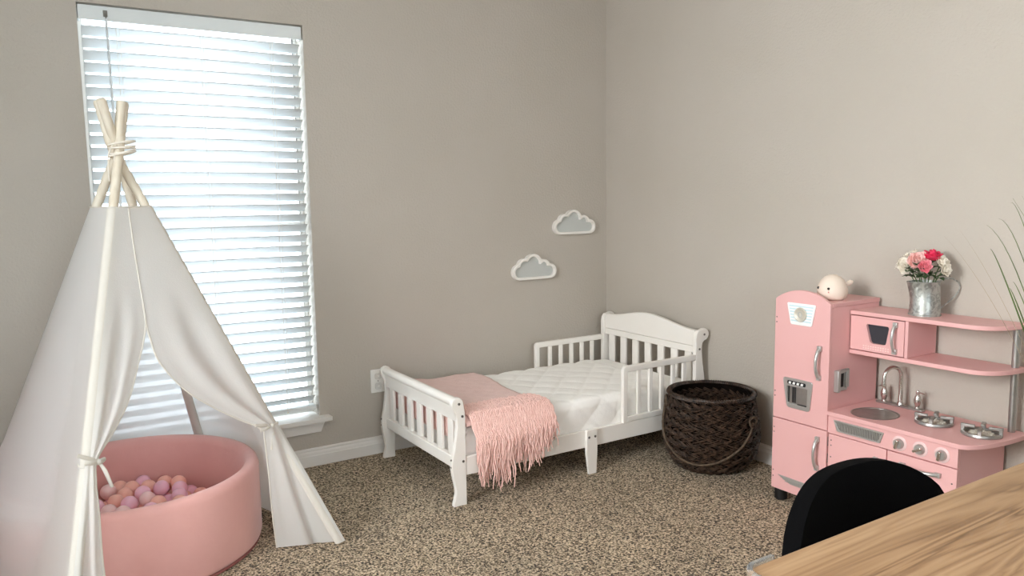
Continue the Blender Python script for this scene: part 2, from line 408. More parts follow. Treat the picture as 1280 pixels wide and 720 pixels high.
# ------------------------------------------------------------------ window blind
bl = thing('window_blind', (-2.17, .04, 1.96), 'white horizontal slat blind, half open, filling the tall window', 'window blind')
BX0, BX1 = WL+.014, WR-.010
m = MB(); m.box(WL+.004, WR-.004, .010, .018, 1.957, WT-.006); m.box(WL+.004, WL+.012, .018, .06, 1.957, WT-.006); m.box(WR-.012, WR-.004, .018, .06, 1.957, WT-.006)
m.build('valance', M['blindrail'], bl, smooth=False, bevel=.002)
m = MB()
m.box(BX0, BX1, .022, .066, 1.972, WT-.012)
m.build('headrail', M['blindrail'], bl, smooth=False, bevel=.002)
m = MB(); pitch_s, ws, tilt = .0472, .0505, math.radians(42)
z = 1.921
zs = []
while z > .305: zs.append(z); z -= pitch_s
for i, zc in enumerate(zs):
    rows = []
    jt = tilt + random.uniform(-.03, .03)
    for k in range(7):
        t = k/6 - .5
        dy, dz = -math.cos(jt)*ws*t, math.sin(jt)*ws*t
        crown = .0028*(1-4*t*t)
        rows.append([(x, .044 + dy + crown*math.sin(jt), zc + dz + crown*math.cos(jt)) for x in (BX0, BX1)])
    m.grid(rows)
m.build('slats', M['blind'], bl, solid=.0022)
m = MB(); m.prism(roundpoly([(.019, .262), (.069, .262), (.069, .283), (.019, .283)], .006), 'x', BX0, BX1)
m.build('bottom_rail', M['blindrail'], bl, bevel=.001)
for x in (-2.475, -2.16, -1.872):
    m = MB()
    for yy in (.0175, .0705): m.tube([(x, yy, 1.972), (x, yy, .272)], .0008, 6)
    m.tube([(x+.012, .0175, 1.972), (x+.012, .0175, .272)], .0006, 6)
    m.sphere((x, .018, .268), .004, u=10, v=6)
    m.build('ladder_cord', M['cord'], bl)
m = MB(); m.tube([(-2.510, -.006, 1.962), (-2.508, -.008, 1.5), (-2.506, -.010, .95)], .0048, 8)
m.lathe([(.0001, .955), (.006, .95), (.006, .90), (.0001, .895)], (-2.506, -.010, 0), seg=10)
wd = m.build('tilt_wand', M['wand'], bl)
m = MB(); m.box(-2.518, -2.503, .000, .012, 1.972, 1.995); m.tube([(-2.51, -.002, 1.985), (-2.51, -.006, 1.97), (-2.51, -.006, 1.955)], .0022, 8)
m.build('wand_hook', M['screw'], wd, bevel=.001)

# ------------------------------------------------------------------ outlet
ot = thing('power_outlet', (-1.4335, 0, .362), 'white double wall outlet with safety caps beside the bed footboard', 'outlet')
MB().prism(roundpoly([(-1.470, .3048), (-1.397, .3048), (-1.397, .4193), (-1.470, .4193)], .005), 'y', -.006, -.0002).build('cover_plate', M['outlet'], ot, bevel=.002)
for zc in (.3375, .3865):
    c = MB().prism(roundpoly([(-1.450, zc-.016), (-1.417, zc-.016), (-1.417, zc+.016), (-1.450, zc+.016)], .011), 'y', -.011, -.0062).build('safety_cap', M['outletcap'], ot, bevel=.0015)
    B(-1.439, -1.428, -.0135, -.0112, zc-.004, zc+.004).build('pull_tab', M['outlet'], c, bevel=.001)
MB().lathe([(.0001, -.0075), (.003, -.0075), (.003, -.0061)], (-1.4335, 0, .362), 'y', 10).build('screw', M['screw'], ot)

# ------------------------------------------------------------------ cloud wall decorations
def cloud_outline(w, h, inset, n=120):
    s = w/.284; q = h/.136
    circ = [(-.100*s, .042*q, .042), (-.066*s, .070*q, .044), (-.008*s, .081*q, .055), (.060*s, .065*q, .040), (.102*s, .040*q, .040)]
    out = []
    c0 = Vector((0, .045*q))
    for k in range(n):
        a = 2*PI*k/n; dv = Vector((math.cos(a), math.sin(a))); best = 0.01
        for cx, cy, r in circ:
            r = r*q - inset
            oc = c0 - Vector((cx, cy)); b = oc.dot(dv); disc = b*b - (oc.length_squared - r*r)
            if disc > 0: best = max(best, -b + math.sqrt(disc))
        if dv.y < 0:     # flat underside reaching from the left bump to the right bump
            t = (inset - c0.y)/dv.y; x = dv.x*t
            lx, rx = -.100*s, .102*s
            if lx <= x <= rx: best = t
        out.append(tuple(c0 + dv*best))
    return out
for x0, z0, wd_, hh, lab in ((-.242, 1.035, .284, .136, 'upper right of the two white rimmed grey clouds, nearer the room corner'),
                              (-.515, .800, .280, .138, 'lower left of the two white rimmed grey clouds, above the bed')):
    c = thing('cloud_wall_decoration', (x0, 0, z0), lab, 'wall decoration', 'grey clouds on the wall above the bed')
    o = [(x0+a, z0+b) for a, b in cloud_outline(wd_, hh, 0)]; i_ = [(x0+a, z0+b) for a, b in cloud_outline(wd_, hh, .014)]
    MB().ringplate(o, i_, 'y', -.030, -.0003).build('rim', M['white'], c, bevel=.0025)
    i2 = [(x0+a, z0+b) for a, b in cloud_outline(wd_, hh, .012)]
    MB().prism(i2, 'y', -.012, -.0004).build('panel', M['cloudpanel'], c)

# ------------------------------------------------------------------ toddler bed
BY0, BY1 = -.821, -.079        # near side, wall side
bed = thing('toddler_bed', (-.74, -.45, 0), 'white wooden toddler bed with slatted footboard and guard rails, in the corner', 'bed')
X0 = -1.394
fprof = [(-.060, 0), (-.059, .012), (-.054, .028), (-.0485, .050), (-.0485, .066), (-.053, .092), (-.060, .125), (-.0645, .155), (-.0645, .178), (-.060, .205),
         (-.051, .240), (-.043, .290), (-.038, .330), (-.038, .355), (-.042, .378), (-.0525, .398)]
for k in range(0, 9):
    a = math.radians(205 - k*25); fprof.append((-.034+.027*math.cos(a), .424+.027*math.sin(a)))
fprof += [(-.002, .395), (0, .365), (0, .33), (0, .1), (0, 0)]
def fpost(y0, y1):
    return MB().prism([(X0+a, z) for a, z in fprof], 'y', y0, y1)
for y0, y1, s in ((BY0, BY0+.022, -1), (BY1-.022, BY1, 1)):
    p = fpost(y0, y1).build('footboard_post', M['white'], bed, bevel=.003, angle=30)
    yy = y0-.0006 if s < 0 else y1+.0006
    for (bx, bz) in ((-.028, .424), (-.014, .372), (-.014, .185)):
        MB().lathe([(.0001, yy-.0012), (.0055, yy-.0012), (.0055, yy+.001)], (X0+bx, 0, bz), 'y', 12).build('bolt', M['screw'], p)
    for bz in (.165, .195):
        MB().lathe([(.0001, -.0655), (.0038, -.0655), (.0038, -.060)], (X0, (y0+y1)/2, bz), 'x', 10).build('bolt', M['screw'], p)
yi0, yi1 = BY0+.0225, BY1-.0225
m = MB(); prof = []
for k in range(0, 13):
    a = math.radians(250 - k*22); prof.append((-.036+.0195*math.cos(a), .429+.0195*math.sin(a)))
prof += [(-.016, .38), (-.018, .350), (-.036, .350), (-.036, .375), (-.042, .400)]
m.prism([(X0+a, z) for a, z in prof], 'y', yi0, yi1); m.build('footboard_top_rail', M['white'], bed, angle=30, bevel=.0015)
B(X0-.042, X0-.016, yi0, yi1, .150, .198).build('footboard_bottom_rail', M['white'], bed, bevel=.003)
for k in range(7):
    yc = lerp(yi0, yi1, (k+.5)/7)
    B(X0-.034, X0-.020, yc-.0225, yc+.0225, .1985, .3495).build('footboard_slat', M['white'], bed, bevel=.003)
# headboard
hprof = [(-.105, 0), (-.105, .54), (-.100, .565), (-.088, .580)]
for k in range(0, 8):
    a = math.radians(100 - k*27); hprof.append((-.048+.030*math.cos(a), .560+.030*math.sin(a)))
hprof += [(-.060, .520), (-.064, .50), (-.064, .47), (-.058, .42), (-.046, .35), (-.040, .28), (-.042, .20), (-.050, .12), (-.056, .07), (-.050, .03), (-.044, 0)]
for y0, y1, s in ((BY0, BY0+.024, -1), (BY1-.024, BY1, 1)):
    p = MB().prism([(a, z) for a, z in hprof], 'y', y0, y1).build('headboard_post', M['white'], bed, bevel=.003, angle=30)
    yy = y0-.0006 if s < 0 else y1+.0006
    for (bx, bz) in ((-.050, .560), (-.082, .49), (-.08, .17)):
        MB().lathe([(.0001, yy-.0012), (.0055, yy-.0012), (.0055, yy+.001)], (bx, 0, bz), 'y', 12).build('bolt', M['screw'], p)
hy0, hy1 = BY0+.0245, BY1-.0245
top = []
for k in range(33):
    t = k/32; yv = lerp(hy0, hy1, t); top.append((yv, .583 + .043*math.sin(PI*t)**2.2))
m = MB(); m.prism([(hy0, .5015)] + [(hy1, .5015)] + top[::-1], 'x', -.094, -.070)
m.build('headboard_panel', M['white'], bed, bevel=.005, bseg=3, angle=30)
B(-.092, -.072, hy0, hy1, .468, .5005).build('headboard_top_rail', M['white'], bed, bevel=.002)
B(-.095, -.069, hy0, hy1, .150, .215).build('headboard_bottom_rail', M['white'], bed, bevel=.003)
for k in range(7):
    yc = lerp(hy0, hy1, (k+.5)/7)
    B(-.088, -.076, yc-.0225, yc+.0225, .2155, .4675).build('headboard_slat', M['white'], bed, bevel=.003)
# side rails, mattress deck, middle legs
for y0, y1, s in ((BY0+.004, BY0+.022, -1), (BY1-.022, BY1-.004, 1)):
    B(X0+.001, -.1055, y0, y1, .122, .200).build('side_rail', M['white'], bed, bevel=.003)
    yo0, yo1 = (y0-.016, y0-.0005) if s < 0 else (y1+.0005, y1+.016)
    lg = MB().prism([(-.775, 0), (-.733, 0), (-.727, .10), (-.727, .200), (-.731, .206), (-.785, .206), (-.789, .200), (-.789, .10)], 'y', yo0, yo1).build('middle_leg', M['white'], bed, bevel=.003)
    for bx in (-.775, -.741):
        yy = yo0-.0006 if s < 0 else yo1+.0006
        MB().lathe([(.0001, yy-.0012), (.0055, yy-.0012), (.0055, yy+.001)], (bx, 0, .172), 'y', 12).build('bolt', M['screw'], lg)
B(X0+.002, -.1065, BY0+.0225, BY1-.0225, .140, .165).build('mattress_deck', M['white'], bed, smooth=False)
# guard rails
for yc in (-.811, -.089):
    gr = MB().prism([(-.566, .195)] + [(-.545+.021*math.cos(a), .444+.021*math.sin(a)) for a in [PI - PI/2*k/6 for k in range(7)]] + [(-.1055, .465), (-.1055, .436), (-.539, .436), (-.539, .195)], 'y', yc-.010, yc+.010)
    # rounded outer corner of the rail
    go = gr.build('guard_rail_top', M['white'], bed, bevel=.004, bseg=3)
    B(-.5385, -.1055, yc-.009, yc+.009, .2005, .226).build('guard_rail_bottom', M['white'], bed, bevel=.003)
    for k in range(5):
        xc = -.539 + (k+1)*(.4335/6)
        B(xc-.0105, xc+.0105, yc-.007, yc+.007, .2265, .4355).build('guard_rail_bar', M['white'], bed, bevel=.002)

# ------------------------------------------------------------------ mattress (quilted pad)
MX0, MX1, MY0, MY1, MZ0, MZ1 = -1.388, -.108, -.796, -.104, .1655, .338
per = []; rr = .035
ycs = [(MY0+rr, MZ0+.02, 180, 180)]
pts = [(MY0, MZ0)]
def cs_points(n=64):
    # near bottom -> up the near side -> over -> down the far side, rounded top edges
    seg = []
    L1 = MZ1-rr-MZ0; arc = rr*PI/2; L2 = (MY1-MY0)-2*rr
    tot = 2*L1+2*arc+L2
    for k in range(n+1):
        s = tot*k/n
        if s < L1: p = (MY0, MZ0+s); nn = (-1, 0)
        elif s < L1+arc:
            a = PI - (s-L1)/rr; p = (MY0+rr+rr*math.cos(a), MZ1-rr+rr*math.sin(a)); nn = (math.cos(a), math.sin(a))
        elif s < L1+arc+L2: p = (MY0+rr+(s-L1-arc), MZ1); nn = (0, 1)
        elif s < L1+2*arc+L2:
            a = PI/2 - (s-L1-arc-L2)/rr; p = (MY1-rr+rr*math.cos(a), MZ1-rr+rr*math.sin(a)); nn = (math.cos(a), math.sin(a))
        else: p = (MY1, MZ1-rr-(s-L1-2*arc-L2)); nn = (1, 0)
        seg.append((p, nn, s))
    return seg
CS = cs_points(110)
rows = []
nx = 150
for i in range(nx+1):
    x = lerp(MX0, MX1, i/nx); row = []
    endf = min(1, min(x-MX0, MX1-x)/.02); endf = math.sqrt(max(0, 1-(1-endf)**2))
    for p, nn, s in CS:
        q = .165
        a_, b_ = (x+s)/q, (x-s)/q
        puff = (abs(math.sin(PI*a_))*abs(math.sin(PI*b_)))**.3
        amp = .009*smooth((-.215-x)/.02)
        nz_ = noise.noise(Vector((x*7, s*7, 1.3)))*.004 + noise.noise(Vector((x*18, s*18, 4.1)))*.0015
        d_ = puff*amp + nz_*(1 if nn[1] > .3 else .5) - .006
        if nn[1] < .2: d_ = min(d_, .0015) if (x > -.59 or p[1] < .206) else d_ + .003     # held flat by the rails at the sides
        yy, zz = p[0]+nn[0]*d_, p[1]+nn[1]*d_
        zz = lerp(max(MZ0, zz-.018), zz, endf) if zz > MZ1-.05 else zz
        row.append((x, yy, zz))
    rows.append(row)
m = MB(); V = m.grid(rows)
m.face([v for v in V[0]][::-1]); m.face([v for v in V[-1]])
mo = m.build('mattress', M['mattress'], smooth=True, angle=75)
tag(mo, 'white quilted mattress lying in the toddler bed', 'mattress')

# ------------------------------------------------------------------ pink throw with fringe
th = thing('throw_blanket', (-1.18, -.45, .35), 'pink knitted throw with long fringe over the foot of the bed', 'blanket')
def mat_top(x, y):     # height of the mattress surface under the throw
    return MZ1 + .0105
rows = []
ny, nxx = 60, 36
for j in range(ny+1):
    v = j/ny; s = v*.76          # from the wall side toward the near side
    row = []
    for i in range(nxx+1):
        u = i/nxx
        xr = lerp(-.955, -1.00, v) + .012*math.sin(v*9)
        x = lerp(-1.384, xr, u)
        y = -.108 - s
        edge = MY0 + .03
        zt = mat_top(x, y) + .006 + .003*noise.noise(Vector((x*9, y*9, 0))) + .0022*abs(math.sin((x+y)*34))*abs(math.sin((x-y)*34)) + .012*math.exp(-((x+1.30)/.06)**2)
        if y < edge:             # bends over the near edge of the mattress
            over = edge - y; a = min(over/.05, 1.25)
            y2 = edge - .05*math.sin(a); zt = zt - .05*(1-math.cos(a)); y = y2
        row.append((x, y, zt))
    # the foot end hangs down between the mattress and the footboard
    x0, y0, z0 = row[0]
    yh = max(y0, -.788)
    row = [(x0-.0135 + .002*math.sin(yh*40), yh, z0-.006-.10*q/5) for q in range(5, -1, -1)] + [(x0-.008, yh, z0-.001)] + row
    rows.append(row)
m = MB(); m.grid(rows); m.build('knit_body', M['throw'], th, solid=.009, offset=0)
m = MB()
for k in range(1700):
    u = random.random(); x = lerp(-1.368, -.985, u) + random.uniform(-.008, .008)
    tier = random.choice((0, 0, 1, 2))
    y0 = -.70 - .02*tier + random.uniform(-.03, .035)
    z0 = MZ1 + .028 + random.uniform(0, .006)
    Ln = random.uniform(.10, .205) + (.05 if x < -1.2 else 0)*random.random() + .02*tier
    if x > -1.04: Ln *= .8
    path = []; out = random.uniform(.002, .034); ph = random.uniform(0, 6.28); lean = random.uniform(-.022, .022) if x > -1.34 else random.uniform(.006, .024)
    n = 9
    for q in range(n+1):
        s = Ln*q/n*1.25
        ytop = y0 - s
        yedge = -.842 - out
        if ytop > MY0 + .005:
            y, z = ytop, z0 + .004*math.sin(q*1.3+ph)
            bend = s
        else:
            over = (MY0 + .005) - ytop
            y = max(yedge, MY0 + .005 - (over**.75)*.42)
            z = z0 - max(0, over-.012)*1.05
        wig = .005*math.sin(q*1.7+ph)
        path.append((x + lean*q/n + wig, y + .003*math.cos(q*1.9+ph), z))
    m.tube(path, [.0034, .0036, .0034, .0034, .003, .0034, .003, .003, .0026, .0018], 5)
fo = m.build('fringe', M['fringe'], th); fo['kind'] = 'stuff'

# ------------------------------------------------------------------ woven basket
bx, by = -.236, -1.047
bk = thing('woven_basket', (bx, by, 0), 'dark brown woven basket with rope handle beside the bed', 'basket')
def brad(z):           # outer radius against height
    t = z/.345
    key = [(0, .140), (.10, .176), (.25, .204), (.42, .2155), (.6, .212), (.8, .199), (1, .186)]
    for (a, ra), (b, rb) in zip(key, key[1:]):
        if t <= b: return lerp(ra, rb, smooth((t-a)/(b-a))*.4 + (t-a)/(b-a)*.6)
    return .188
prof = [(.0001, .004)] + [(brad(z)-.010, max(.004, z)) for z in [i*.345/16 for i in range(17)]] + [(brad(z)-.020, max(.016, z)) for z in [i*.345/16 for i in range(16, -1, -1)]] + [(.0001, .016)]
MB().lathe(prof, (bx, by, 0), 'z', 56).build('shade_lining', M['wickerdark'], bk)  # near-black body paints in the shade inside and between strands
m = MB(); nrow = 15; mcol = 23
for r_ in range(nrow):
    z0 = .012 + r_*(.325/nrow)+.006
    for k in range(mcol):
        for st_ in (-1, 0, 1):
            sj = random.uniform(.75, 1.2)
            sgn = 1 if r_ % 2 else -1
            path = []; rads = []
            a0 = 2*PI*(k + .5*(r_ % 2) + random.uniform(-.08, .08))/mcol
            for q in range(5):
                t = q/4 - .5
                a = a0 + t*2*PI/mcol*1.35
                z = z0 + sgn*t*.027 + st_*.0070 + random.uniform(-.001, .001)
                z = max(.006, z)
                rr_ = brad(z) - .006 + .0095*math.cos(t*PI) + random.uniform(-.0012, .0012)
                path.append((bx + rr_*math.cos(a), by + rr_*math.sin(a), z)); rads.append((.0008 + .0026*math.cos(t*PI*.9))*sj)
            m.tube(path, rads, 5)
m.build('weave', M['wicker'], bk)
m = MB()
for r_ in range(8):
    z0 = .175 + r_*.0195
    for k in range(26):
        for st_ in (-1, 0, 1):
            sgn = 1 if r_ % 2 else -1; a0 = 2*PI*(k + .5*(r_ % 2) + random.uniform(-.08, .08))/26; path = []
            for q in range(5):
                t = q/4 - .5; a = a0 + t*2*PI/26*1.3; r2 = brad(z0) - .0195 - .0075*math.cos(t*PI)
                path.append((bx + r2*math.cos(a), by + r2*math.sin(a), z0 + sgn*t*.022 + st_*.006))
            m.tube(path, [.0008, .0024, .0028, .0024, .0008], 5)
m.build('inner_weave', M['wicker'], bk)
m = MB()
m.tube([(bx+.190*math.cos(a), by+.190*math.sin(a), .346+.002*math.sin(9*a)) for a in [2*PI*k/72 for k in range(72)]], .0085, 8, closed=True)
for k in range(110):
    a = 2*PI*k/110
    m.tube([(bx+(.190+.010*math.cos(b))*math.cos(a+b*.012), by+(.190+.010*math.cos(b))*math.sin(a+b*.012), .346+.010*math.sin(b)) for b in [2*PI*q/8 for q in range(8)]], .0022, 4, closed=True)
m.build('rim', M['wicker'], bk)
camdir = math.atan2(CAM.y-by, CAM.x-bx)
def bpt(a, z, off=.006): r_ = brad(min(z, .345))+off; return Vector((bx+r_*math.cos(a), by+r_*math.sin(a), z))
# bail handle hanging down the front, from a loop on each side
aL, aR = camdir - 1.45, camdir + .98
path = []
for k in range(41):
    t = k/40; a = lerp(aL, aR, t)
    z = lerp(.285, .245, t) - .205*(math.sin(PI*min(1, t**.85))**.75)
    path.append(bpt(a, max(.05, z), .009))
MB().tube(path, .0052, 8).build('handle_rope', M['rope'], bk)
for a, z in ((aL, .305), (aR+.03, .245)):
    c = bpt(a, z, .008); n_ = Vector((math.cos(a), math.sin(a), 0)); t_ = Vector((-math.sin(a), math.cos(a), 0))
    MB().tube([c + t_*.027*math.cos(q) + Vector((0, 0, .022*math.sin(q))) + n_*.004*math.sin(2*q) for q in [2*PI*k/20 for k in range(20)]], .0055, 8, closed=True).build('handle_loop', M['rope'], bk)

# ------------------------------------------------------------------ play kitchen
kt = thing('play_kitchen', (-.17, -1.85, 0), 'pink retro toy kitchen with fridge, sink, stove and shelves by the right wall', 'toy kitchen')
KF = -.327; KB = -.020; FY0, FY1 = -1.716, -1.466       # fridge right and left side
m = MB(); m.box(KF+.0155, KB, FY0+.002, FY1-.002, .050, .815); fr_body = m.build('fridge_body', M['pink'], kt, bevel=.0015)
B(KF+.0155, KB, FY0, FY1, .8155, .832).build('fridge_top_board', M['pink'], kt, bevel=.0015)
arc = []
R_ = (.124**2 + .041**2)/(2*.041); cz = .830+.041-R_; a0 = math.asin(.124/R_)
for k in range(17):
    a = lerp(a0, -a0, k/16); arc.append(((FY0+FY1)/2 + R_*math.sin(-a)*1.0, cz + R_*math.cos(a)))
arc = sorted(arc, key=lambda p: -p[0])
ud = MB().prism([(FY1, .3475)] + arc + [(FY0, .3475)], 'x', KF, KF+.0145).build('fridge_upper_door', M['pink'], kt, bevel=.002, angle=30)
ld = MB().prism([(FY0, .051), (FY1, .051), (FY1, .344), (FY0, .344)], 'x', KF, KF+.0145).build('fridge_lower_door', M['pink'], kt, bevel=.002)
def arch_handle(name, y, z0, z1, x, parent, horiz=False, depth=.026, w=.0085):
    path = []; 
    for k in range(15):
        t = k/14; d_ = depth*(math.sin(PI*t)**.55)
        c = lerp(z0, z1, t)
        path.append((x-.002-d_, c, y) if horiz else (x-.002-d_, y, c))
    rad = [w*(1.0 - .25*math.sin(PI*k/14)) for k in range(15)]
    mm = MB(); mm.tube(path, rad, 10, flat=1.0 if horiz else .9)
    e0, e1 = (z0, z1)
    for c in (e0, e1):
        if horiz: mm.box(x-.012, x-.0002, c-.010, c+.010, y-.008, y+.008)
        else: mm.box(x-.012, x-.0002, y-.008, y+.008, c-.010, c+.010)
    return mm.build(name, M['silver'], parent, bevel=.0015)
arch_handle('handle', -1.678, .545, .658, KF, ud)
arch_handle('handle', -1.680, .192, .306, KF, ld)
# badge: white trapezoid with pale blue stripes and a round emblem plate
tz = lambda y0, y1, y2, y3, za, zb: [(y0, zb), (y1, zb), (y2, za), (y3, za)]
bo = roundpoly(tz(-1.524, -1.655, -1.638, -1.543, .735, .820), .008)
bd = MB().prism(bo, 'x', KF-.004, KF-.0002).build('badge', M['badgewhite'], ud, bevel=.0008)
m = MB()
for k in range(6):
    zz = .749 + k*.0115; hw = lerp(.043, .057, (zz-.735)/.085)
    m.box(KF-.0052, KF-.0041, -1.590-hw, -1.590+hw, zz, zz+.0045)
m.build('badge_stripes', M['badgeblue'], ud, smooth=False)
m = MB(); m.lathe([(.0001, KF-.0085), (.021, KF-.0085), (.0235, KF-.0105), (.026, KF-.0105), (.028, KF-.0085), (.028, KF-.0053)], (0, -1.589, .777), 'x', 32)
m.build('badge_emblem', M['badgedisc'], ud)
MB().lathe([(.0085, KF-.0102), (.0115, KF-.0102), (.0115, KF-.0086), (.0085, KF-.0086)], (0, -1.589, .777), 'x', 24, closed=True, sx=.8).build('emblem_ring', M['silver'], ud)
# ice dispenser
oo = roundpoly(tz(-1.514, -1.652, -1.640, -1.536, .402, .521), .014, 6)
ii = roundpoly(tz(-1.534, -1.630, -1.628, -1.541, .419, .489), .004, 6)
MB().ringplate(oo, ii, 'x', KF-.006, KF-.0002).build('ice_dispenser', M['silver'], ud, bevel=.0012)
m = MB(); m.prism(roundpoly(tz(-1.5335, -1.6305, -1.6285, -1.5405, .4185, .4895), .004, 6), 'x', KF-.0016, KF-.0003)
m.build('dispenser_recess', M['steel'], ud)
m = MB(); m.box(KF-.0055, KF-.0017, -1.545, -1.541, .424, .487); m.box(KF-.005, KF-.0017, -1.575, -1.560, .425, .487); m.box(KF-.0056, KF-.0017, -1.628, -1.585, .419, .4225)
m.build('dispenser_spout', M['darkslot'], ud, smooth=False)
m = MB(); m.prism(roundpoly([(-1.538, .4965), (-1.622, .4965), (-1.622, .511), (-1.538, .511)], .006), 'x', KF-.0075, KF-.0061); m.build('button_strip', M['black'], ud)
for k in range(4):
    yb = -1.545 - k*.0185
    MB().prism([(yb, .499), (yb-.010, .499), (yb-.012, .508), (yb-.002, .508)], 'x', KF-.0095, KF-.0076).build('button', M['badgewhite'], ud, smooth=False)
# fridge grille, door screws
m = MB(); m.prism([(-1.500, .113), (-1.690, .113), (-1.655, .088), (-1.560, .088)], 'x', KF-.004, KF-.0002)
for k in range(3): m.box(KF-.0055, KF-.004, -1.66, -1.535+.01*k, .093+k*.006, .096+k*.006)
m.build('fridge_grille', M['silver'], ld, smooth=False, bevel=.0008)
def screws(pts, x, parent):
    for y, z in pts: MB().lathe([(.0001, x-.001), (.0026, x-.001), (.0026, x-.0001)], (0, y, z), 'x', 8).build('screw_cap', M['screw'], parent)
screws([(-1.475, z) for z in (.755, .735, .455, .435)], KF, ud)
screws([(-1.475, z) for z in (.305, .285, .125, .100)], KF, ld)
for (xx, yy) in ((-.295, -1.490), (-.295, -1.690), (-.05, -1.490), (-.05, -1.690), (-.05, -2.17), (-.285, -2.17)):
    MB().lathe([(.022, .0005), (.025, .004), (.025, .049), (.02, .0495)], (xx, yy, 0), 'z', 18).build('foot', M['black'], kt)
# silver phone holder on the fridge side
m = MB(); m.box(-.292, -.218, FY0-.006, FY0+.0015, .492, .575); m.box(-.292, -.276, FY0-.018, FY0-.006, .492, .575); m.box(-.234, -.218, FY0-.014, FY0-.006, .505, .575); m.box(-.276, -.234, FY0-.014, FY0-.006, .565, .575)
ph = m.build('phone_holder', M['silver'], kt, bevel=.002)
B(-.268, -.244, FY0-.0072, FY0-.0061, .508, .560).build('phone_slot', M['black'], ph)
# base cabinet
CY1, CY0 = FY0-.0005, -2.200
m = MB(); m.box(-.309, KB, CY0, CY1, .050, .4085); cab = m.build('base_cabinet', M['pink'], kt, bevel=.0015)
B(-.322, -.3095, CY0, CY1, .3405, .4085).build('control_panel', M['pink'], kt, bevel=.0015)
cd = B(-.322, -.3095, -1.9535, -1.7205, .065, .3375).build('cabinet_door', M['pink'], kt, bevel=.002)
od = B(-.322, -.3095, CY0, -1.9575, .065, .3365).build('oven_door', M['pink'], kt, bevel=.002)
arch_handle('handle', -1.917, .18, .292, -.322, cd)
arch_handle('handle', .302, -2.140, -2.016, -.322, od, horiz=True)
screws([(-1.733, z) for z in (.315, .295, .250)], -.322, cd)
screws([(-2.185, z) for z in (.285, .100)], -.322, od)
for zz in (.305, .24, .11): MB().tube([(-.319, -1.7183, zz-.017), (-.319, -1.7183, zz+.017)], .0022, 8).build('door_hinge', M['screw'], cd)
# vent grille
vo = roundpoly(tz(-1.742, -1.944, -1.930, -1.760, .355, .397), .005)
vi = roundpoly(tz(-1.751, -1.935, -1.923, -1.768, .361, .391), .002)
vg = MB().ringplate(vo, vi, 'x', -.327, -.3222).build('vent_grille', M['silver'], kt, bevel=.0008)
MB().prism(vi, 'x', -.3232, -.3222).build('vent_back', M['darkslot'], vg)
m = MB()
for k in range(27):
    yk = -1.757 - k*.0066
    m.box(-.3262, -.3234, yk-.0018, yk+.0018, .3585, .3925)
m.build('vent_bars', M['silver'], vg, smooth=False)
# knobs
for ky, rot in ((-2.001, .25), (-2.075, 1.05), (-2.149, .15)):
    k = MB().lathe([(.0001, -.3245), (.0245, -.3245), (.0262, -.3235), (.0262, -.3222)], (0, ky, .3735), 'x', 28).build('knob', M['knobplate'], kt)
    MB().lathe([(.0001, -.337), (.0145, -.337), (.0172, -.333), (.0178, -.3247)], (0, ky, .3735), 'x', 24).build('knob_base', M['silver'], k)
    mt = Matrix.Translation((0, ky, .3735)) @ Matrix.Rotation(rot, 4, 'X')
    MB().box(-.348, -.3372, -.0045, .0045, -.0165, .0165, mt).build('knob_grip', M['chrome'], k, bevel=.002)
# counter top with a round right end and a sink hole
def round_end(x_front, y_s, a, b, y_left=FY0-.0005, xb=KB, n=14):
    pts = [(xb, y_left), (x_front, y_left)]
    for k in range(n+1):
        q = PI/2*k/n
        pts.append((xb - a*math.cos(q)**.8, y_s - b*math.sin(q)**.8))
    return pts
bm_pts = round_end(-.331, -2.185, .311, .093)
SX, SY, SA, SB = -.222, -1.842, .083, .078
m = MB(); bm = m.bm
def loop(pts, z):
    vs = [bm.verts.new((a, b, z)) for a, b in pts]; return vs, [bm.edges.new((vs[i], vs[(i+1) % len(vs)])) for i in range(len(vs))]
hole = [(SX+SA*math.cos(2*PI*k/40), SY+SB*math.sin(2*PI*k/40)) for k in range(40)]
for z in (.4095, .4255):
    v1, e1 = loop(bm_pts, z); v2, e2 = loop(hole, z)
    bmesh.ops.triangle_fill(bm, edges=e1+e2, use_beauty=True)
    if z < .42: lo = (v1, v2)
    else: hi = (v1, v2)
for a, b in zip(lo, hi):
    for i in range(len(a)): m.face([a[i], a[(i+1) % len(a)], b[(i+1) % len(a)], b[i]])
m.build('counter_top', M['pink'], kt, bevel=.002, angle=30)
m = MB(); m.lathe([(1.045, .4258), (1.05, .4275), (1.0, .4285), (.96, .4265), (.93, .415), (.8, .395), (.5, .384), (.12, .3825), (.0001, .3825)], (SX, SY, 0), 'z', 40, sx=SA, sy=SB)
sk = m.build('sink_basin', M['steel'], kt)
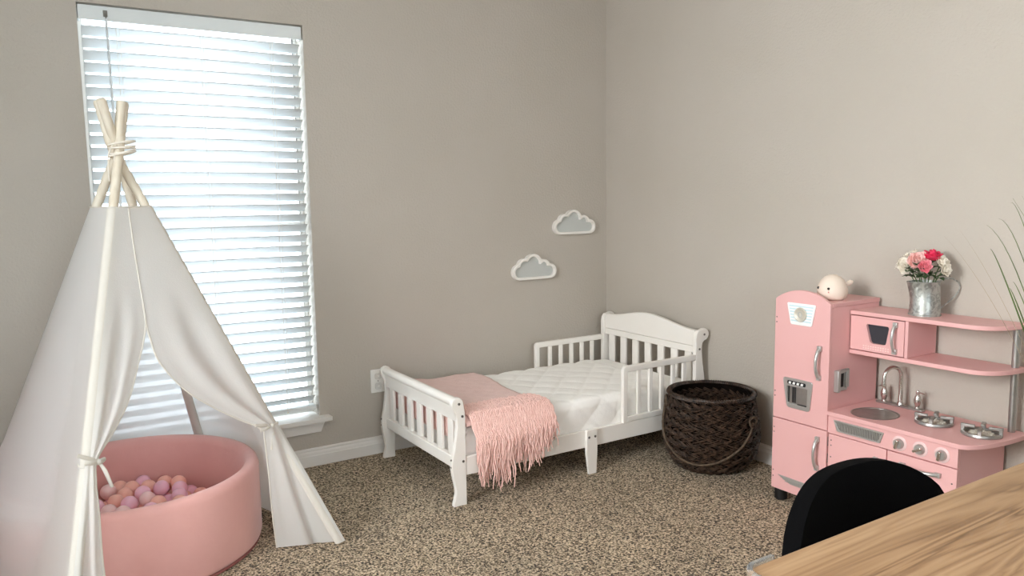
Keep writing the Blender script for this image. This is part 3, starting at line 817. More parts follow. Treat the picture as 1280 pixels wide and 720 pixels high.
# faucet, taps
fa = MB().prism(roundpoly([(-.068, -1.742), (-.042, -1.742), (-.042, -1.932), (-.068, -1.932)], .010), 'z', .4258, .4335).build('faucet_base', M['steel'], kt, bevel=.002)
FYc = -1.838
path = [(-.055, FYc, .4345), (-.055, FYc, .47), (-.055, FYc, .52), (-.055, FYc, .545)]
for k in range(1, 13):
    a = PI*k/12*1.02; path.append((-.055-.036*(1-math.cos(a))*1.0, FYc+.012*(1-math.cos(a)), .545+.036*math.sin(a)))
path.append((path[-1][0]-.002, path[-1][1], .527)); path.append((path[-1][0], path[-1][1], .510))
m = MB(); m.tube(path, [.0085]*2 + [.0068]*(len(path)-4) + [.0078, .0080], 12)
m.lathe([(.013, .434), (.012, .440), (.009, .446)], (-.055, FYc, 0), 'z', 18)
m.build('faucet_spout', M['chrome'], fa)
for yt, sgn in ((-1.772, 1), (-1.905, -1)):
    m = MB(); m.lathe([(.010, .434), (.0075, .44), (.0125, .455), (.0135, .466), (.009, .482), (.006, .488), (.0075, .494), (.006, .501), (.0001, .503)], (-.055, yt, 0), 'z', 18)
    m.tube([(-.055, yt, .4955), (-.062, yt-.012*abs(sgn), .497), (-.068, yt-.032*abs(sgn), .4965)] if sgn < 0 else [(-.055, yt, .4955), (-.066, yt+.006, .4965), (-.085, yt+.010, .4955)], [.0035, .0032, .0026], 8)
    m.build('tap', M['chrome'], fa)
# burners
for yc in (-2.030, -2.192):
    xc = -.165; z0 = .4258; r_ = .060
    bn = MB().lathe([(r_, z0), (r_+.002, z0+.004), (r_, z0+.011), (r_-.004, z0+.012), (r_-.008, z0+.009), (r_-.008, z0+.003), (r_-.02, z0+.0015)], (xc, yc, 0), 'z', 40).build('burner', M['steel'], kt)
    m = MB(); m.lathe([(.040, z0+.0025), (.036, z0+.006), (.020, z0+.007), (.0001, z0+.007)], (xc, yc, 0), 'z', 30)
    for k in range(10):
        a = 2*PI*k/10; m.box(-.004, .004, .018, .036, 0, .0025, Matrix.Translation((xc, yc, z0+.0065)) @ Matrix.Rotation(a, 4, 'Z'))
    m.build('burner_coil', M['burnerwhite'], bn)
    m = MB()
    for k in range(4):
        mt = Matrix.Translation((xc, yc, z0)) @ Matrix.Rotation(PI/2*k + .35, 4, 'Z')
        m.box(r_-.010, r_+.001, -.006, .006, .010, .030, mt); m.box(.020, r_+.001, -.006, .006, .022, .030, mt)
    m.build('burner_grate', M['steel'], bn, bevel=.0012)
# upper shelves, microwave, pole
for z0, z1, nm in ((.7835, .799, 'upper_shelf'), (.633, .6485, 'lower_shelf')):
    MB().prism(round_end(-.207, -2.14, .187, .115), 'z', z0, z1).build(nm, M['pink'], kt, bevel=.002, angle=30)
MWR = -1.944
m = MB(); m.box(-.203, KB, MWR, MWR+.012, .649, .783); m.box(KB-.012, KB, MWR+.0125, FY0-.001, .649, .783)
m.build('microwave_body', M['pink'], kt, bevel=.001)
mo_ = [(FY0-.003, .652), (MWR+.0135, .652), (MWR+.0135, .780), (FY0-.003, .780)]
wi = roundpoly([(-1.781, .754), (-1.874, .754), (-1.862, .683), (-1.801, .683)], .010, 6)
mo2 = []
for k, (a, b) in enumerate(wi):      # outer outline with as many points as the window hole
    mo2.append(mo_[[3, 2, 1, 0][k // 7]])
m = MB(); m.ringplate(mo2, wi, 'x', -.205, -.193); md_ = m.build('microwave_door', M['pink'], kt, smooth=False)
wi2 = roundpoly([(-1.7795, .7555), (-1.8755, .7555), (-1.8635, .6815), (-1.7995, .6815)], .010, 6)
MB().prism(wi2, 'x', -.1925, -.190).build('microwave_window', M['blackglass'], md_)
arch_handle('handle', -1.900, .668, .765, -.205, md_, depth=.024, w=.008)
m = MB()
for r_ in range(2):
    for k in range(11):
        yk = -1.775 - k*.0098; m.box(-.2058, -.2051, yk-.0028, yk+.0028, .6605+r_*.0085, .6650+r_*.0085)
m.build('keypad_print', M['printgrey'], md_, smooth=False)
m = MB(); m.tube([(-.052, -2.232, .426), (-.052, -2.232, .633)], .0115, 16); m.tube([(-.052, -2.232, .649), (-.052, -2.232, .783)], .0115, 16)
m.build('shelf_pole', M['steel'], kt)

# ------------------------------------------------------------------ night light toy on the fridge
tx, ty, tzb = -.215, -1.641, .8322
ty_ = thing('dome_night_light', (tx, ty, tzb), 'cream dome shaped night light toy with two black eyes, on the pink fridge', 'night light')
prof = [(.030, .0), (.043, .002), (.052, .010), (.0565, .024), (.0565, .038), (.052, .056), (.043, .072), (.030, .084), (.016, .0905), (.0001, .0925)]
MB().lathe([(r*.98, tzb+h*1.06) for r, h in prof], (tx, ty, 0), 'z', 40).build('body', M['toy'], ty_, angle=80)
cd_ = (Vector((CAM.x, CAM.y, 0)) - Vector((tx, ty, 0))).normalized(); base_a = math.atan2(cd_.y, cd_.x)
def on_toy(da, h):
    a = base_a + da
    for (r0, h0), (r1, h1) in zip(prof, prof[1:]):
        if h0 <= h <= h1: r = lerp(r0, r1, (h-h0)/(h1-h0)); break
    return Vector((tx+r*math.cos(a), ty+r*math.sin(a), tzb+h))
for da in (-1.18, -.25):
    MB().sphere(on_toy(da, .047), .0050, u=14, v=8).build('eye', M['toyeye'], ty_)
MB().sphere(on_toy(-.24, .034), .0030, u=10, v=6).build('mouth', M['toyblush'], ty_)
rr_ = Vector((Rt.x, Rt.y, 0))
m = MB(); c = Vector((tx, ty, tzb)) + rr_*.048
m.tube([c + Vector((0, 0, .056)), c + rr_*.012 + Vector((0, 0, .061)), c + rr_*.022 + Vector((0, 0, .067)), c + rr_*.030 + Vector((0, 0, .069))], [.006, .009, .010, .004], 10)
m.build('tail_fin', M['toy'], ty_)

# ------------------------------------------------------------------ galvanised pitcher
px, py, pz = -.112, -1.948, .7993
pt = thing('metal_pitcher', (px, py, pz), 'galvanised metal pitcher with wire handle holding flowers on the top shelf', 'pitcher')
prof = [(.0001, .0012), (.050, .0012), (.0535, .0), (.0535, .004), (.0515, .006), (.049, .06), (.046, .118), (.0475, .1205), (.0475, .123), (.0452, .123), (.0448, .119), (.0475, .06), (.0495, .008), (.0001, .006)]
m = MB(); rows = []
lip = Vector((-Rt.x, -Rt.y, 0)); la = math.atan2(lip.y, lip.x)
for r, h in prof:
    row = []
    for k in range(48):
        a = 2*PI*k/48; d_ = math.cos(a-la)
        ex = 0
        if h > .085 and d_ > .80: ex = .020*((d_-.80)/.20)**1.3*smooth((h-.085)/.035)
        row.append((px+(r+ex)*math.cos(a), py+(r+ex)*math.sin(a), pz+h))
    rows.append(row)
m.grid(rows, close_u=True); m.build('body', M['galv'], pt)
rr_ = Vector((Rt.x, Rt.y, 0)); c = Vector((px, py, pz))
hp = []
for (d_, h) in ((.0465, .117), (.056, .126), (.074, .132), (.096, .130), (.115, .119), (.124, .102), (.120, .084), (.104, .064), (.080, .042), (.060, .026), (.0510, .019)): hp.append(c + rr_*d_ + Vector((0, 0, h)))
MB().tube(hp, .0030, 8, flat=.7).build('handle', M['galv'], pt)

# flowers
def petal(m, c, axis, ang, rad, h, w, curl, tiltv):
    """curved petal standing round an axis"""
    ax = axis.normalized(); ref = ax.orthogonal().normalized(); ref2 = ax.cross(ref)
    out = ref*math.cos(ang) + ref2*math.sin(ang); side = ax.cross(out)
    rows = []
    for i in range(6):
        v = i/5; row = []
        for j in range(7):
            u = (j/6-.5)*2
            wid = w*math.sin(PI*(.12+.80*v))**.7
            lean = tiltv*v*v*h + curl*max(0, v-.6)**2*h*3
            p = c + out*(rad*(.25+.75*math.sin(min(1, v*1.3)*PI/2)) + lean - rad*.35*u*u) + side*u*wid + ax*(h*(v - .12*u*u*v))
            row.append(p)
        rows.append(row)
    m.grid(rows)
def flower(name, label, pm, head, size, kind='rose', group=None, axis=None, leaves=3):
    head = Vector(head); axis = Vector(axis or (-.45, -.55, .75)).normalized()
    base = Vector((px + (head.x-px)*.12, py + (head.y-py)*.12, pz+.012))
    f = thing(name, base, label, 'flower', group)
    m = MB()
    if kind == 'rose':
        n = 19
        for k in range(n):
            t = k/(n-1)
            petal(m, head - axis*size*(.55+.18*t), axis, k*2.39996, size*(.10+.62*t), size*(1.15-.35*t), size*(.30+.52*t), .28*t, .05+.55*t*t)
    else:
        for s_ in range(7):
            a = s_*2.4; off = (axis.orthogonal().normalized()*math.cos(a) + axis.cross(axis.orthogonal().normalized())*math.sin(a))*size*.6*math.sqrt(s_/6)
            for k in range(5):
                petal(m, head + off - axis*size*.2, (axis + off*6).normalized(), k*2*PI/5, size*.16, size*.30, size*.17, .3, .6)
    m.build('bloom', pm, f, solid=.0006, angle=80)
    mid = Vector((px + (head.x-px)*.30, py + (head.y-py)*.30, pz + .132))
    sp = [base*(1-t)**2 + mid*2*t*(1-t) + (head-axis*size*.5)*t*t for t in [i/8 for i in range(9)]]
    MB().tube(sp, .0018, 6).build('stem', M['stem'], f)
    for l in range(leaves):
        a = random.uniform(0, 6.28); st_ = sp[5 + l % 3]
        # keep the leaf above the pitcher mouth
        st_ = Vector((st_.x, st_.y, max(st_.z, pz+.132)))
        dv = (Vector((head.x-px, head.y-py, 0))*12 + Vector((math.cos(a), math.sin(a), random.uniform(-.1, .3)))).normalized(); sd = dv.cross(Vector((0, 0, 1))).normalized()
        rows = []
        Ll = min(.046, size*random.uniform(1.4, 1.9))
        for i in range(7):
            v = i/6; wv = Ll*.33*math.sin(PI*min(1, v*1.0))**.8
            cpt = st_ + dv*Ll*v + Vector((0, 0, .006*math.sin(v*PI)))
            rows.append([cpt - sd*wv + Vector((0, 0, wv*.3)), cpt, cpt + sd*wv + Vector((0, 0, wv*.3))])
        mm = MB(); mm.grid(rows); mm.build('leaf', M['leaf'], f, solid=.0006)
FG = 'artificial flowers in the metal pitcher'
flower('rose', 'hot pink rose at the top of the bouquet in the metal pitcher', M['petalhot'], (-.100, -1.962, 1.020), .030, axis=(-.15, -.25, 1), group=FG)
flower('rose', 'large pale pink rose in the middle of the bouquet', M['petalpale'], (-.135, -1.930, .997), .034, axis=(-.55, -.75, .45), group=FG, leaves=4)
flower('rose', 'small rose pink rose below the hot pink one in the bouquet', M['petalmid'], (-.142, -1.962, .979), .023, axis=(-.5, -.8, .3), group=FG, leaves=4)
flower('rose', 'cream white rose on the left side of the bouquet', M['petalwhite'], (-.128, -1.882, .977), .030, axis=(-.8, -.1, .5), group=FG, leaves=4)
flower('rose', 'cream white rose on the right side of the bouquet, under the hot pink rose', M['petalwhite'], (-.088, -1.996, .993), .026, axis=(-.1, -.8, .6), group=FG)
flower('rose', 'smallest cream rose, lowest on the right side of the bouquet', M['petalwhite'], (-.100, -2.014, .967), .022, axis=(-.2, -1, .2), group=FG, leaves=4)
flower('filler_flower', 'cluster of small white blossoms at the upper left of the bouquet', M['petalwhite'], (-.100, -1.884, 1.022), .034, kind='cluster', axis=(-.3, .3, .9), group=FG)
flower('filler_flower', 'small white blossom spray at the far left of the bouquet', M['petalwhite'], (-.112, -1.842, .982), .030, kind='cluster', axis=(-.5, .7, .4), group=FG)

# ------------------------------------------------------------------ tall grass plant beside the kitchen
gx, gy = -.33, -2.60
gp = thing('potted_grass', (gx, gy, 0), 'tall thin grass plant with long green blades, at the right edge of the picture', 'plant')
MB().lathe([(.0001, .001), (.09, .001), (.10, .01), (.125, .27), (.128, .285), (.118, .285), (.114, .262), (.0001, .262)], (gx, gy, 0), 'z', 36).build('pot', M['pot'], gp)
MB().lathe([(.1135, .262), (.08, .268), (.0001, .272)], (gx, gy, 0), 'z', 24).build('soil', M['soil'], gp)
m = MB(); strands = MB()
def bez(p0, p1, p2, n=14): return [p0*(1-t)**2 + p1*2*t*(1-t) + p2*t*t for t in [i/n for i in range(n+1)]]
def blade(mm, tip, p1, r=.0024, base=None):
    b0 = base or Vector((gx+random.uniform(-.04, .04), gy+random.uniform(-.04, .04), .268))
    tip = Vector(tip); p1 = Vector(p1)
    P = bez(b0, p1*1.5 - (b0+tip)*.25, tip)
    mm.tube(P, [r*(1-.85*(i/14)**2) for i in range(15)], 5, flat=.45)
def pix(u, v, x):
    D = R2*((u-640)/FPX) - U2*((v-360)/FPX) + F; return CAM + D*((x-CAM.x)/D.x)
for (tu, tv, qu, qv, r) in ((1263, 254, 1292, 306, .0024), (1248, 273, 1290, 337, .0026), (1233, 281, 1286, 360, .0028), (1238, 311, 1266, 370, .0042), (1266, 352, 1290, 400, .0034), (1262, 360, 1284, 410, .0046)):
    a = pix(tu, tv, -.27); b = pix(qu, qv, -.285)
    blade(m, a, b, r*1.25)
for k in range(46):
    a = random.uniform(0, 2*PI); Rr = random.uniform(.12, .40); hgt = random.uniform(.75, 1.25)
    tp = Vector((gx+Rr*math.cos(a), gy+Rr*math.sin(a), hgt))
    if tp.x > -.03: tp.x = -.03 - random.random()*.05
    if tp.y > gy+.18: tp.y = gy+.18*random.random()
    blade(m, tp, Vector((lerp(gx, tp.x, .35), lerp(gy, tp.y, .35), .27+(hgt-.27)*.62)), random.uniform(.002, .0036))
m.build('grass_blades', M['grass'], gp)
for (tu, tv, qu, qv) in ((1180, 295, 1262, 405), (1200, 288, 1270, 402)):  # two thin tan strands reaching to the left
    blade(strands, pix(tu, tv, -.24), pix(qu, qv, -.27), .0011)
strands.build('tan_strands', M['tanstrand'], gp)

# ------------------------------------------------------------------ black chair
cx_, cy_ = -1.486, -2.70
ch = thing('shell_chair', (cx_, cy_-.18, 0), 'black fabric chair with rounded back tucked at the wooden table', 'chair')
rows = []
NB = 28
def back_pt(u, v):       # u -1..1 across, v 0..1 upwards
    hw = .255*(1 - .10*(1-v))
    return u, v, hw
m = MB(); rows = []
for i in range(25):
    v = i/24; row = []
    for j in range(33):
        s = j/32*2-1
        topz = .703 - .100*abs(s)**2.8 - .22*max(0, abs(s)-.86)
        hw = lerp(.235, .258, smooth(v*2.5))
        # round shoulders: squeeze width near the top
        x = cx_ + s*hw
        z = lerp(.44, topz, v)
        y = cy_ + .10 - .045*s*s*1.6 - .05*(1-v)**1.5 + .02*v
        row.append((x, y, z))
    rows.append(row)
m.grid(rows)
m.build('backrest', M['blackfab'], ch, solid=.034, offset=0, bevel=.014, bseg=4, angle=60)
m = MB(); rows = []
for i in range(17):
    v = i/16; row = []
    for j in range(25):
        s = j/24*2-1
        hw = .225*(1-.12*v**3)
        row.append((cx_+s*hw, cy_+.05 - .42*v*(1-.05*s*s), .45 + .012*s*s - .02*math.sin(PI*v) - .02*smooth((v-.8)/.2)))
    rows.append(row)
m.grid(rows); m.build('seat', M['blackfab'], ch, solid=.045, offset=0, bevel=.014, bseg=3, angle=60)
for sx_, sy_ in ((-1, .0), (1, .0), (-1, -.33), (1, -.33)):
    m = MB(); m.tube([(cx_+sx_*.15, cy_+sy_-.02, .424), (cx_+sx_*.21, cy_+sy_+(.03 if sy_ == 0 else -.04), .001)], [.016, .011], 12)
    m.build('leg', M['legwood'], ch)

# ------------------------------------------------------------------ wooden table
TY = -2.822; TX = -2.052
tb = thing('wooden_table', (-1.2, -3.2, 0), 'wood grain table in the foreground with a clear corner guard', 'table')
tpoly = roundpoly([(TX, TY-.72), (-.45, TY-.72), (-.45, TY), (TX, TY)], .022, 6)
MB().prism(tpoly, 'z', .712, .740).build('table_top', M['wood'], tb, bevel=.002, angle=30)
for xx in (TX+.12, -.57):
    for yy in (TY-.09, TY-.63):
        B(xx-.02, xx+.02, yy-.02, yy+.02, .001, .711).build('leg', M['legmetal'], tb, bevel=.003)
m = MB()
for yy in (TY-.09, TY-.63): m.box(TX+.141, -.591, yy-.012, yy+.012, .67, .711)
m.build('apron', M['legmetal'], tb, smooth=False)
# clear plastic guard wrapped round the corner
m = MB(); rows = []
def corner_path(off):
    c = Vector((TX+.022, TY-.022)); pth = []
    pth.append((TX-off, TY-.060)); 
    for k in range(9):
        a = PI - PI/2*k/8; pth.append((c.x+(.022+off)*math.cos(a), c.y+(.022+off)*math.sin(a)))
    pth.append((TX+.060, TY+off)); return pth
o1 = corner_path(.0085); i1 = corner_path(.0006)
m.prism(o1 + i1[::-1], 'z', .706, .7445)
m.build('corner_guard', M['clear'], tb, bevel=.003, bseg=3)

# ------------------------------------------------------------------ teepee
AP = Vector((-2.5485, -.6187, 1.419))
FEET = {'FR': Vector((-1.953, -.873, 0)), 'FL': Vector((-2.837, -1.194, 0)), 'BL': Vector((-3.105, -.235, 0)), 'BR': Vector((-2.225, -.042, 0))}
PR = .0150
tp = thing('teepee_tent', (-2.55, -.62, 0), 'white fabric play teepee on wooden poles in front of the window', 'play tent')
offs = {'FR': Vector((.012, -.010, 0)), 'FL': Vector((-.004, -.018, 0)), 'BL': Vector((-.014, .008, 0)), 'BR': Vector((.010, .018, 0))}
# poles pass beside each other at the tie
offs = {'FR': Vector((-.004, .006, 0)), 'FL': Vector((.006, -.022, 0)), 'BL': Vector((.028, .002, 0)), 'BR': Vector((.014, .034, 0))}
ZTIP = 1.578
TIPS, MIDS = {}, {}
def on_line(u, v, depth):
    D = R2*((u-640)/FPX) - U2*((v-360)/FPX) + F; return CAM + D*depth
for k, um, ut in (('FR', 141, 122), ('BR', 146, 126), ('FL', 149, 155), ('BL', 147, 152)):
    nat = FEET[k] + (AP + offs[k]*.5 - FEET[k])*(ZTIP/AP.z)
    TIPS[k] = on_line(ut, 126, (nat-CAM).dot(F)); TIPS[k].z = ZTIP
    MIDS[k] = on_line(um, 187, (AP + offs[k]*.5 - CAM).dot(F)); MIDS[k].z = AP.z
def polept(k, z):      # thin poles, bowed slightly where they are tied
    a, b = FEET[k] + (MIDS[k]-FEET[k])*(z/AP.z), MIDS[k] + (TIPS[k]-MIDS[k])*((z-AP.z)/(ZTIP-AP.z))
    t = smooth((z-AP.z+.09)/.18)
    return a.lerp(b, t)
for k in ('FR', 'FL', 'BL', 'BR'):
    top = ZTIP
    p0, p1 = polept(k, .001), polept(k, top)
    d_ = (p1-p0).normalized()
    m = MB(); m.tube([p0 + Vector((0, 0, PR*.3)), p0 + d_*.02] + [polept(k, z) for z in (.5, 1.0, 1.25, 1.33, 1.37, 1.41, 1.45, 1.50, 1.572)] + [p1], [PR*.9] + [PR]*10 + [PR*.8], 16)
    m.build('pole', M['pole'], tp)
m = MB()
for (zz, tl) in ((1.405, .2), (1.416, -.25), (1.428, .1), (1.44, -.15)):
    m.tube([(AP.x + .040*math.cos(a), AP.y + .040*math.sin(a), zz + .012*tl*math.sin(a+tl*9)*4) for a in [2*PI*k/28 for k in range(28)]], .0032, 6, closed=True)
cdv = (Vector((CAM.x, CAM.y, 0))-Vector((AP.x, AP.y, 0))).normalized(); c = Vector((AP.x, AP.y, 0)) + cdv*.041 - Vector((Rt.x, Rt.y, 0))*.018
m.tube([c + Vector((0, 0, 1.43)), c - rr_*.012 + Vector((0, 0, 1.435)), c - rr_*.028 + Vector((0, 0, 1.40)), c - rr_*.032 + Vector((0, 0, 1.36)), c - rr_*.031 + Vector((0, 0, 1.315))], .0026, 6)
m.tube([c + Vector((0, 0, 1.41)), c - rr_*.010 + Vector((0, 0, 1.39)), c - rr_*.014 + Vector((0, 0, 1.34)), c - rr_*.012 + Vector((0, 0, 1.29))], .0026, 6)
m.build('tie_cord', M['cord'], tp)
# canopy
PIT = Vector((-2.582, -.508, 0)); PRAD = .432; PH = .300
CTR = Vector((AP.x, AP.y, 0))
ZT, ZS = 1.225, .871
def face_normal(a, b):
    n = (FEET[b]-FEET[a]).cross(AP-FEET[a]); n.normalize()
    mid = (FEET[a]+FEET[b])/2
    return n if n.dot(mid-CTR) > 0 else -n
nR, nB, nL, nF = face_normal('FR', 'BR'), face_normal('BR', 'BL'), face_normal('BL', 'FL'), face_normal('FL', 'FR')
def hpush(p, u_mid=1.0):
    """keep the cloth outside the ball pit, tight above its rim"""
    def need(q):
        d_ = Vector((q.x-PIT.x, q.y-PIT.y, 0)); return max(0, PRAD+.016-d_.length), (d_.normalized() if d_.length > 1e-6 else Vector((1, 0, 0)))
    if p.z <= PH+.012:
        nd, dr = need(p); return p + dr*nd
    t = max(0, (0.98-p.z)/(0.98-PH-.012))
    return None if t is None else (p, t)
def cloth_pt(a, b, u, z, n, wr=1.0):
    off = PR + .0025
    P = polept(a, z).lerp(polept(b, z), u) + n*off
    # where the plain face would be at the rim, and how far the pit pushes it
    sag = math.sin(PI*u)
    P = P - n*(.012*sag*(1-z/1.3)) + n*(.006*wr*sag*noise.noise(Vector((P.x*3.2, P.y*3.2, z*1.1))) + .0025*wr*noise.noise(Vector((P.x*11, P.y*11, z*5)))*min(1, sag*2))
    zr = PH+.012
    if z <= zr:
        d_ = Vector((P.x-PIT.x, P.y-PIT.y, 0)); nd = PRAD+.016-d_.length
        if nd > 0: P = P + d_.normalized()*nd
    else:
        Q = polept(a, zr).lerp(polept(b, zr), u) + n*off
        d_ = Vector((Q.x-PIT.x, Q.y-PIT.y, 0)); nd = PRAD+.016-d_.length
        if nd > 0: P = P + d_.normalized()*nd*max(0, 1-(z-zr)/(1.0-zr))**1.1
    P.y = min(P.y, -.028); 
    if .19 < P.z < .26: P.y = min(P.y, -.060)
    return P
def corner_pts(k, z, n0, n1, cnt=4):
    out = []
    for i in range(cnt):
        n = n0.lerp(n1, (i+.5)/cnt).normalized(); out.append(polept(k, z) + n*(PR+.0025))
    return out
zl = [ZT - (ZT-.004)*i/56 for i in range(57)]
m = MB(); rows = []; NU = 26
for z in zl:
    row = corner_pts('FR', z, nF, nR)
    row += [cloth_pt('FR', 'BR', u/NU, z, nR) for u in range(1, NU)]
    row += corner_pts('BR', z, nR, nB)
    row += [cloth_pt('BR', 'BL', u/NU, z, nB) for u in range(1, NU)]
    row += corner_pts('BL', z, nB, nL)
    row += [cloth_pt('BL', 'FL', u/NU, z, nL) for u in range(1, NU)]
    row += corner_pts('FL', z, nL, nF)
    for p in row: p.y = min(p.y, -.020)
    rows.append(row)
m.grid(rows)
m.build('canopy', M['canvas'], tp, angle=70)
# sleeves sewn along the front poles, and the hem round the top
for k, nn in (('FL', (nL+nF).normalized()), ('FR', (nF+nR).normalized())):
    m = MB()
    side = (FEET['FR']-FEET['FL']).normalized()
    sl = []
    for z in zl:
        c0 = polept(k, z)
        sl.append([c0 + (nF*math.cos(a) + side*math.sin(a))*(PR+.0042) for a in [lerp(-1.5, 1.5, q/8) for q in range(9)]])
    m.grid(sl); m.build('pole_sleeve', M['hem'], tp, angle=70)
for k in ('BL', 'BR'):
    m = MB(); m.grid([[polept(k, z) + Vector((math.cos(a), math.sin(a), 0))*(PR+.0022) for a in [2*PI*q/14 for q in range(14)]] for z in zl], close_u=True)
    m.build('pole_sleeve', M['canvas'], tp, angle=70)
m = MB(); top = [p + Vector((0, 0, .001)) for p in corner_pts('FR', ZT, nF, nR)] + [cloth_pt('FR', 'BR', .5, ZT, nR)] + corner_pts('BR', ZT, nR, nB) + [cloth_pt('BR', 'BL', .5, ZT, nB)] + corner_pts('BL', ZT, nB, nL) + [cloth_pt('BL', 'FL', .5, ZT, nL)] + corner_pts('FL', ZT, nL, nF) + [cloth_pt('FL', 'FR', .5, ZT, nF)]
m.tube(top, .0022, 6, closed=True); m.build('top_hem', M['hem'], tp)
# door flaps drawn back to the front poles
def catmull(P, n):
    out = []
    for i in range(len(P)-1):
        p0 = P[max(i-1, 0)]; p1 = P[i]; p2 = P[i+1]; p3 = P[min(i+2, len(P)-1)]
        for k in range(n):
            t = k/n
            out.append(.5*((2*p1) + (p2-p0)*t + (2*p0-5*p1+4*p2-p3)*t*t + (3*p1-p0-3*p2+p3)*t**3))
    out.append(P[-1].copy()); return out
def flap(pole, inner, ztie, fold, phase):
    n = 9
    Q = catmull([Vector(q) for q in inner], n)
    rows = []; tot = len(Q)
    sgn = 1 if pole == 'FR' else -1
    side = (FEET['FR']-FEET['FL']).normalized()
    for i, q in enumerate(Q):
        z_out = max(.004, q.z)
        o = polept(pole, z_out) + nF*(PR+.004) + (side*.012*sgn if q.z < ztie else Vector((0, 0, 0)))
        row = []
        near = math.exp(-((q.z-ztie)/.16)**2)
        amp = fold*smooth((ZS+.12-q.z)/.36)
        if q.z < ztie: amp = fold*(.5+.9*(ztie-q.z)/ztie)
        for j in range(25):
            u = j/24
            p = o.lerp(q, u)
            wv = math.sin(u*PI*3.3 + phase) * amp * math.sin(PI*min(1, u*1.15)) * (1-.5*near)
            p = p + nF*(wv + .003 + .012*near*math.sin(PI*u))
            d_ = Vector((p.x-PIT.x, p.y-PIT.y, 0))
            if p.z < PH+.05 and d_.length < PRAD+.02: p = p + d_.normalized()*(PRAD+.02-d_.length)
            p.z = max(p.z, .004)
            row.append(p)
        rows.append(row)
    return rows, Q
fl_in = [(-2.5525, -.700, 1.225), (-2.548, -.733, 1.10), (-2.542, -.768, .98), (-2.537, -.800, .871), (-2.548, -.818, .81), (-2.572, -.848, .74), (-2.611, -.903, .642), (-2.662, -.955, .565), (-2.712, -1.000, .505), (-2.722, -1.030, .450), (-2.722, -1.060, .36), (-2.724, -1.090, .22), (-2.716, -1.125, .09), (-2.708, -1.145, .005)]
fr_in = [(-2.5525, -.699, 1.225), (-2.548, -.732, 1.10), (-2.542, -.767, .98), (-2.537, -.800, .871), (-2.528, -.812, .81), (-2.508, -.832, .735), (-2.442, -.848, .64), (-2.350, -.842, .560), (-2.262, -.832, .500), (-2.200, -.828, .462), (-2.192, -.828, .42), (-2.182, -.818, .30), (-2.172, -.800, .14), (-2.160, -.790, .005)]
for pole, inn, zt, fo_, ph_ in (('FL', fl_in, .490, .016, .4), ('FR', fr_in, .455, .020, 1.1)):
    rows, Q = flap(pole, inn, zt, fo_, ph_)
    m = MB(); m.grid(rows)
    fl = m.build('door_flap', M['canvasflap'], tp, angle=75)
    m = MB(); m.tube([r[-1] for r in rows], .0028, 6); m.build('flap_hem', M['hem'], fl)
    # ribbon tie with a bow
    pc = polept(pole, zt); side = (FEET['FR']-FEET['FL']).normalized()
    sg = 1 if pole == 'FL' else -1
    kn = pc + nF*.034 + side*.022*sg
    m = MB()
    m.tube([pc + nF*(.030*math.cos(a)) + side*(.036*math.sin(a) + .016*sg) + Vector((0, 0, .006*math.sin(a*2))) for a in [2*PI*k/24 for k in range(24)]], .0042, 6, closed=True, flat=.6)
    m.sphere(kn, .009, u=12, v=8)
    d1 = (-side*.8 + Vector((0, 0, .45))) if pole == 'FL' else (-side*.95 + Vector((0, 0, .22)))
    m.tube([kn, kn + d1*.035 + nF*.01, kn + d1*.075 + nF*.008], [.004, .006, .0055], 6, flat=.4)
    m.tube([kn, kn + d1*.03 + nF*.012 + Vector((0, 0, -.012)), kn + d1*.055 + nF*.008 + Vector((0, 0, -.02))], [.004, .006, .005], 6, flat=.4)
    d2 = Vector((0, 0, -1)) + side*(.35 if pole == 'FL' else -.1)
    m.tube([kn, kn + d2*.03 + nF*.010, kn + d2*.085 + nF*.004], [.004, .006, .005], 6, flat=.4)
    m.build('ribbon_tie', M['hem'], fl)

# ------------------------------------------------------------------ ball pit
pit = thing('ball_pit', tuple(PIT), 'round pink velvet foam ball pit standing inside the white teepee', 'ball pit')
R_ = PRAD; ri = PRAD-.052
prof = [(R_-.012, .012), (R_-.004, .018), (R_, .03), (R_, PH-.030), (R_-.005, PH-.012), (R_-.014, PH-.003), (R_-.026, PH), (ri+.014, PH-.003), (ri+.005, PH-.012), (ri, PH-.030), (ri, .0525)]
MB().lathe(prof, tuple(PIT), 'z', 96).build('foam_wall', M['velvet'], pit, angle=60)
MB().lathe([(.0001, .014), (ri-.001, .014), (ri-.001, .045), (ri-.008, .052), (.0001, .052)], tuple(PIT), 'z', 80).build('cushion_floor', M['velvet'], pit)
MB().lathe([(.0001, .001), (R_-.010, .001), (R_-.006, .006), (R_-.010, .0115), (.0001, .0115)], tuple(PIT), 'z', 80).build('base_trim', M['velvetdark'], pit)
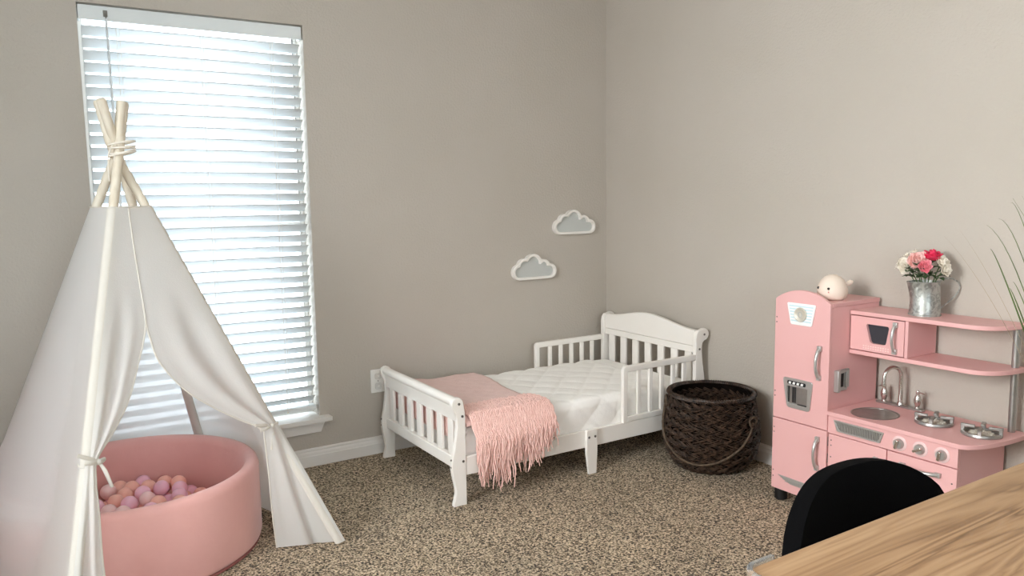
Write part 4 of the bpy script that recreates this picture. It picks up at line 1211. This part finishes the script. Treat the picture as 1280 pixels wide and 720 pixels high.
# balls: every one its own object
BR_ = .0295
protos = []
kinds = (('ballpink', 'light pink plastic ball in the pile inside the pink pit', 'light pink balls in the pit'),
         ('ballpeach', 'peach coloured plastic ball in the pile inside the pink pit', 'peach balls in the pit'),
         ('ballpale', 'pale blush plastic ball in the pile inside the pink pit', 'pale balls in the pit'))
for mk, lab, grp in kinds:
    me = bpy.data.meshes.new('plastic_ball'); bmb = bmesh.new(); bmesh.ops.create_uvsphere(bmb, u_segments=24, v_segments=14, radius=BR_); bmb.to_mesh(me); bmb.free()
    for p in me.polygons: p.use_smooth = True
    me.materials.append(M[mk]); protos.append((me, lab, grp))
pts = []
step = BR_*2*1.03
def ok(p): return all((p-q).length > BR_*2*.985 for q in pts)
ro = random.Random(11)
j = 0; y = -.38
while y < .38:
    x = -.38 + (step/2 if j % 2 else 0)
    while x < .38:
        jx, jy = x+ro.uniform(-.0008, .0008), y+ro.uniform(-.0008, .0008)
        if math.hypot(jx, jy) < ri-BR_-.004: pts.append(Vector((PIT.x+jx, PIT.y+jy, .0525+BR_)))
        x += step
    y += step*math.sqrt(3)/2; j += 1
low = list(pts)
for tries in range(2500):
    a = ro.uniform(0, 2*PI); r_ = (ri-BR_-.006)*math.sqrt(ro.random())
    p = Vector((PIT.x+r_*math.cos(a), PIT.y+r_*math.sin(a), 0))
    if p.x > PIT.x + .20: continue
    zz = max([.0525+BR_] + [q.z + math.sqrt(max(0, (2*BR_)**2 - (q.x-p.x)**2 - (q.y-p.y)**2)) for q in pts if math.hypot(q.x-p.x, q.y-p.y) < 2*BR_])
    p.z = zz + .0002
    if p.z < .128 + BR_*.3 and ok(p): pts.append(p)
    if len(pts) - len(low) > 70: break
for p in pts:
    me, lab, grp = protos[ro.choice((0, 0, 1, 1, 2))]
    o = bpy.data.objects.new('plastic_ball', me); COL.objects.link(o); o.location = p
    tag(o, lab, 'ball', grp)

# ------------------------------------------------------------------ added ceiling fill light, unseen (above the middle of the room)
cl = thing('ceiling_fill_light', (-1.9, -2.9, 2.44), 'added fill light in the form of a round ceiling fixture, out of view', 'ceiling light')
MB().lathe([(.0001, 2.4395), (.19, 2.4395), (.19, 2.415), (.175, 2.41), (.0001, 2.41)], (-1.9, -2.9, 0), 'z', 40).build('base', M['fixture'], cl)
MB().lathe([(.17, 2.4095), (.165, 2.385), (.12, 2.36), (.06, 2.348), (.0001, 2.345)], (-1.9, -2.9, 0), 'z', 40).build('diffuser', M['fill_lamp'], cl)
def light(name, kind, loc, power, color, rot=(0, 0, 0), size=None, size_y=None, portal=False):
    l = bpy.data.lights.new(name, kind); l.energy = power; l.color = color
    if kind == 'AREA':
        l.shape = 'RECTANGLE'; l.size = size; l.size_y = size_y or size
        if portal: l.cycles.is_portal = True
    elif size: l.shadow_soft_size = size
    o = bpy.data.objects.new(name, l); COL.objects.link(o); o.location = loc; o.rotation_euler = rot; return o
P_BACK, P_CEIL, P_LEFT, W_STR, EXPO = 11, 5, 262, 5.8, 0.07
# daylight outside the blinds, entering through the slats
light('daylight_window', 'AREA', ((WL+WR)/2, .16, (WB+WT)/2), 1, (1, 1, 1), (-PI/2, 0, 0), WR-WL, WT-WB, portal=True)
# fill light through the added window behind the camera
light('fill_front', 'AREA', ((FX0+FX1)/2, YF-.30, (FZ0+FZ1)/2), P_BACK, (1.0, .93, .84), (PI/2, 0, 0), FX1-FX0, FZ1-FZ0)
light('fill_left', 'AREA', (XL-1.4, -2.2, 2.15), P_LEFT, (1.0, .985, .97), (0, -PI/2, 0), 2.0, 1.6)  # added main light from the left, outside the unseen window
light('ceiling_fill_bulb', 'POINT', (-1.9, -2.9, 2.28), P_CEIL, (1.0, .86, .70), size=.12)  # added warm fill below the unseen ceiling fixture

world = bpy.data.worlds.new('world'); scene.world = world; world.use_nodes = True
bg = world.node_tree.nodes['Background']; bg.inputs['Color'].default_value = (.78, .91, 1.0, 1); bg.inputs['Strength'].default_value = W_STR
scene.view_settings.view_transform = 'Standard'; scene.view_settings.look = 'None'; scene.view_settings.gamma = 1
scene.view_settings.use_curve_mapping = False; scene.view_settings.exposure = EXPO
scene.cycles.use_denoising = True
scene.cycles.max_bounces = 10; scene.cycles.diffuse_bounces = 6; scene.cycles.transparent_max_bounces = 16
scene.cycles.sample_clamp_indirect = 6
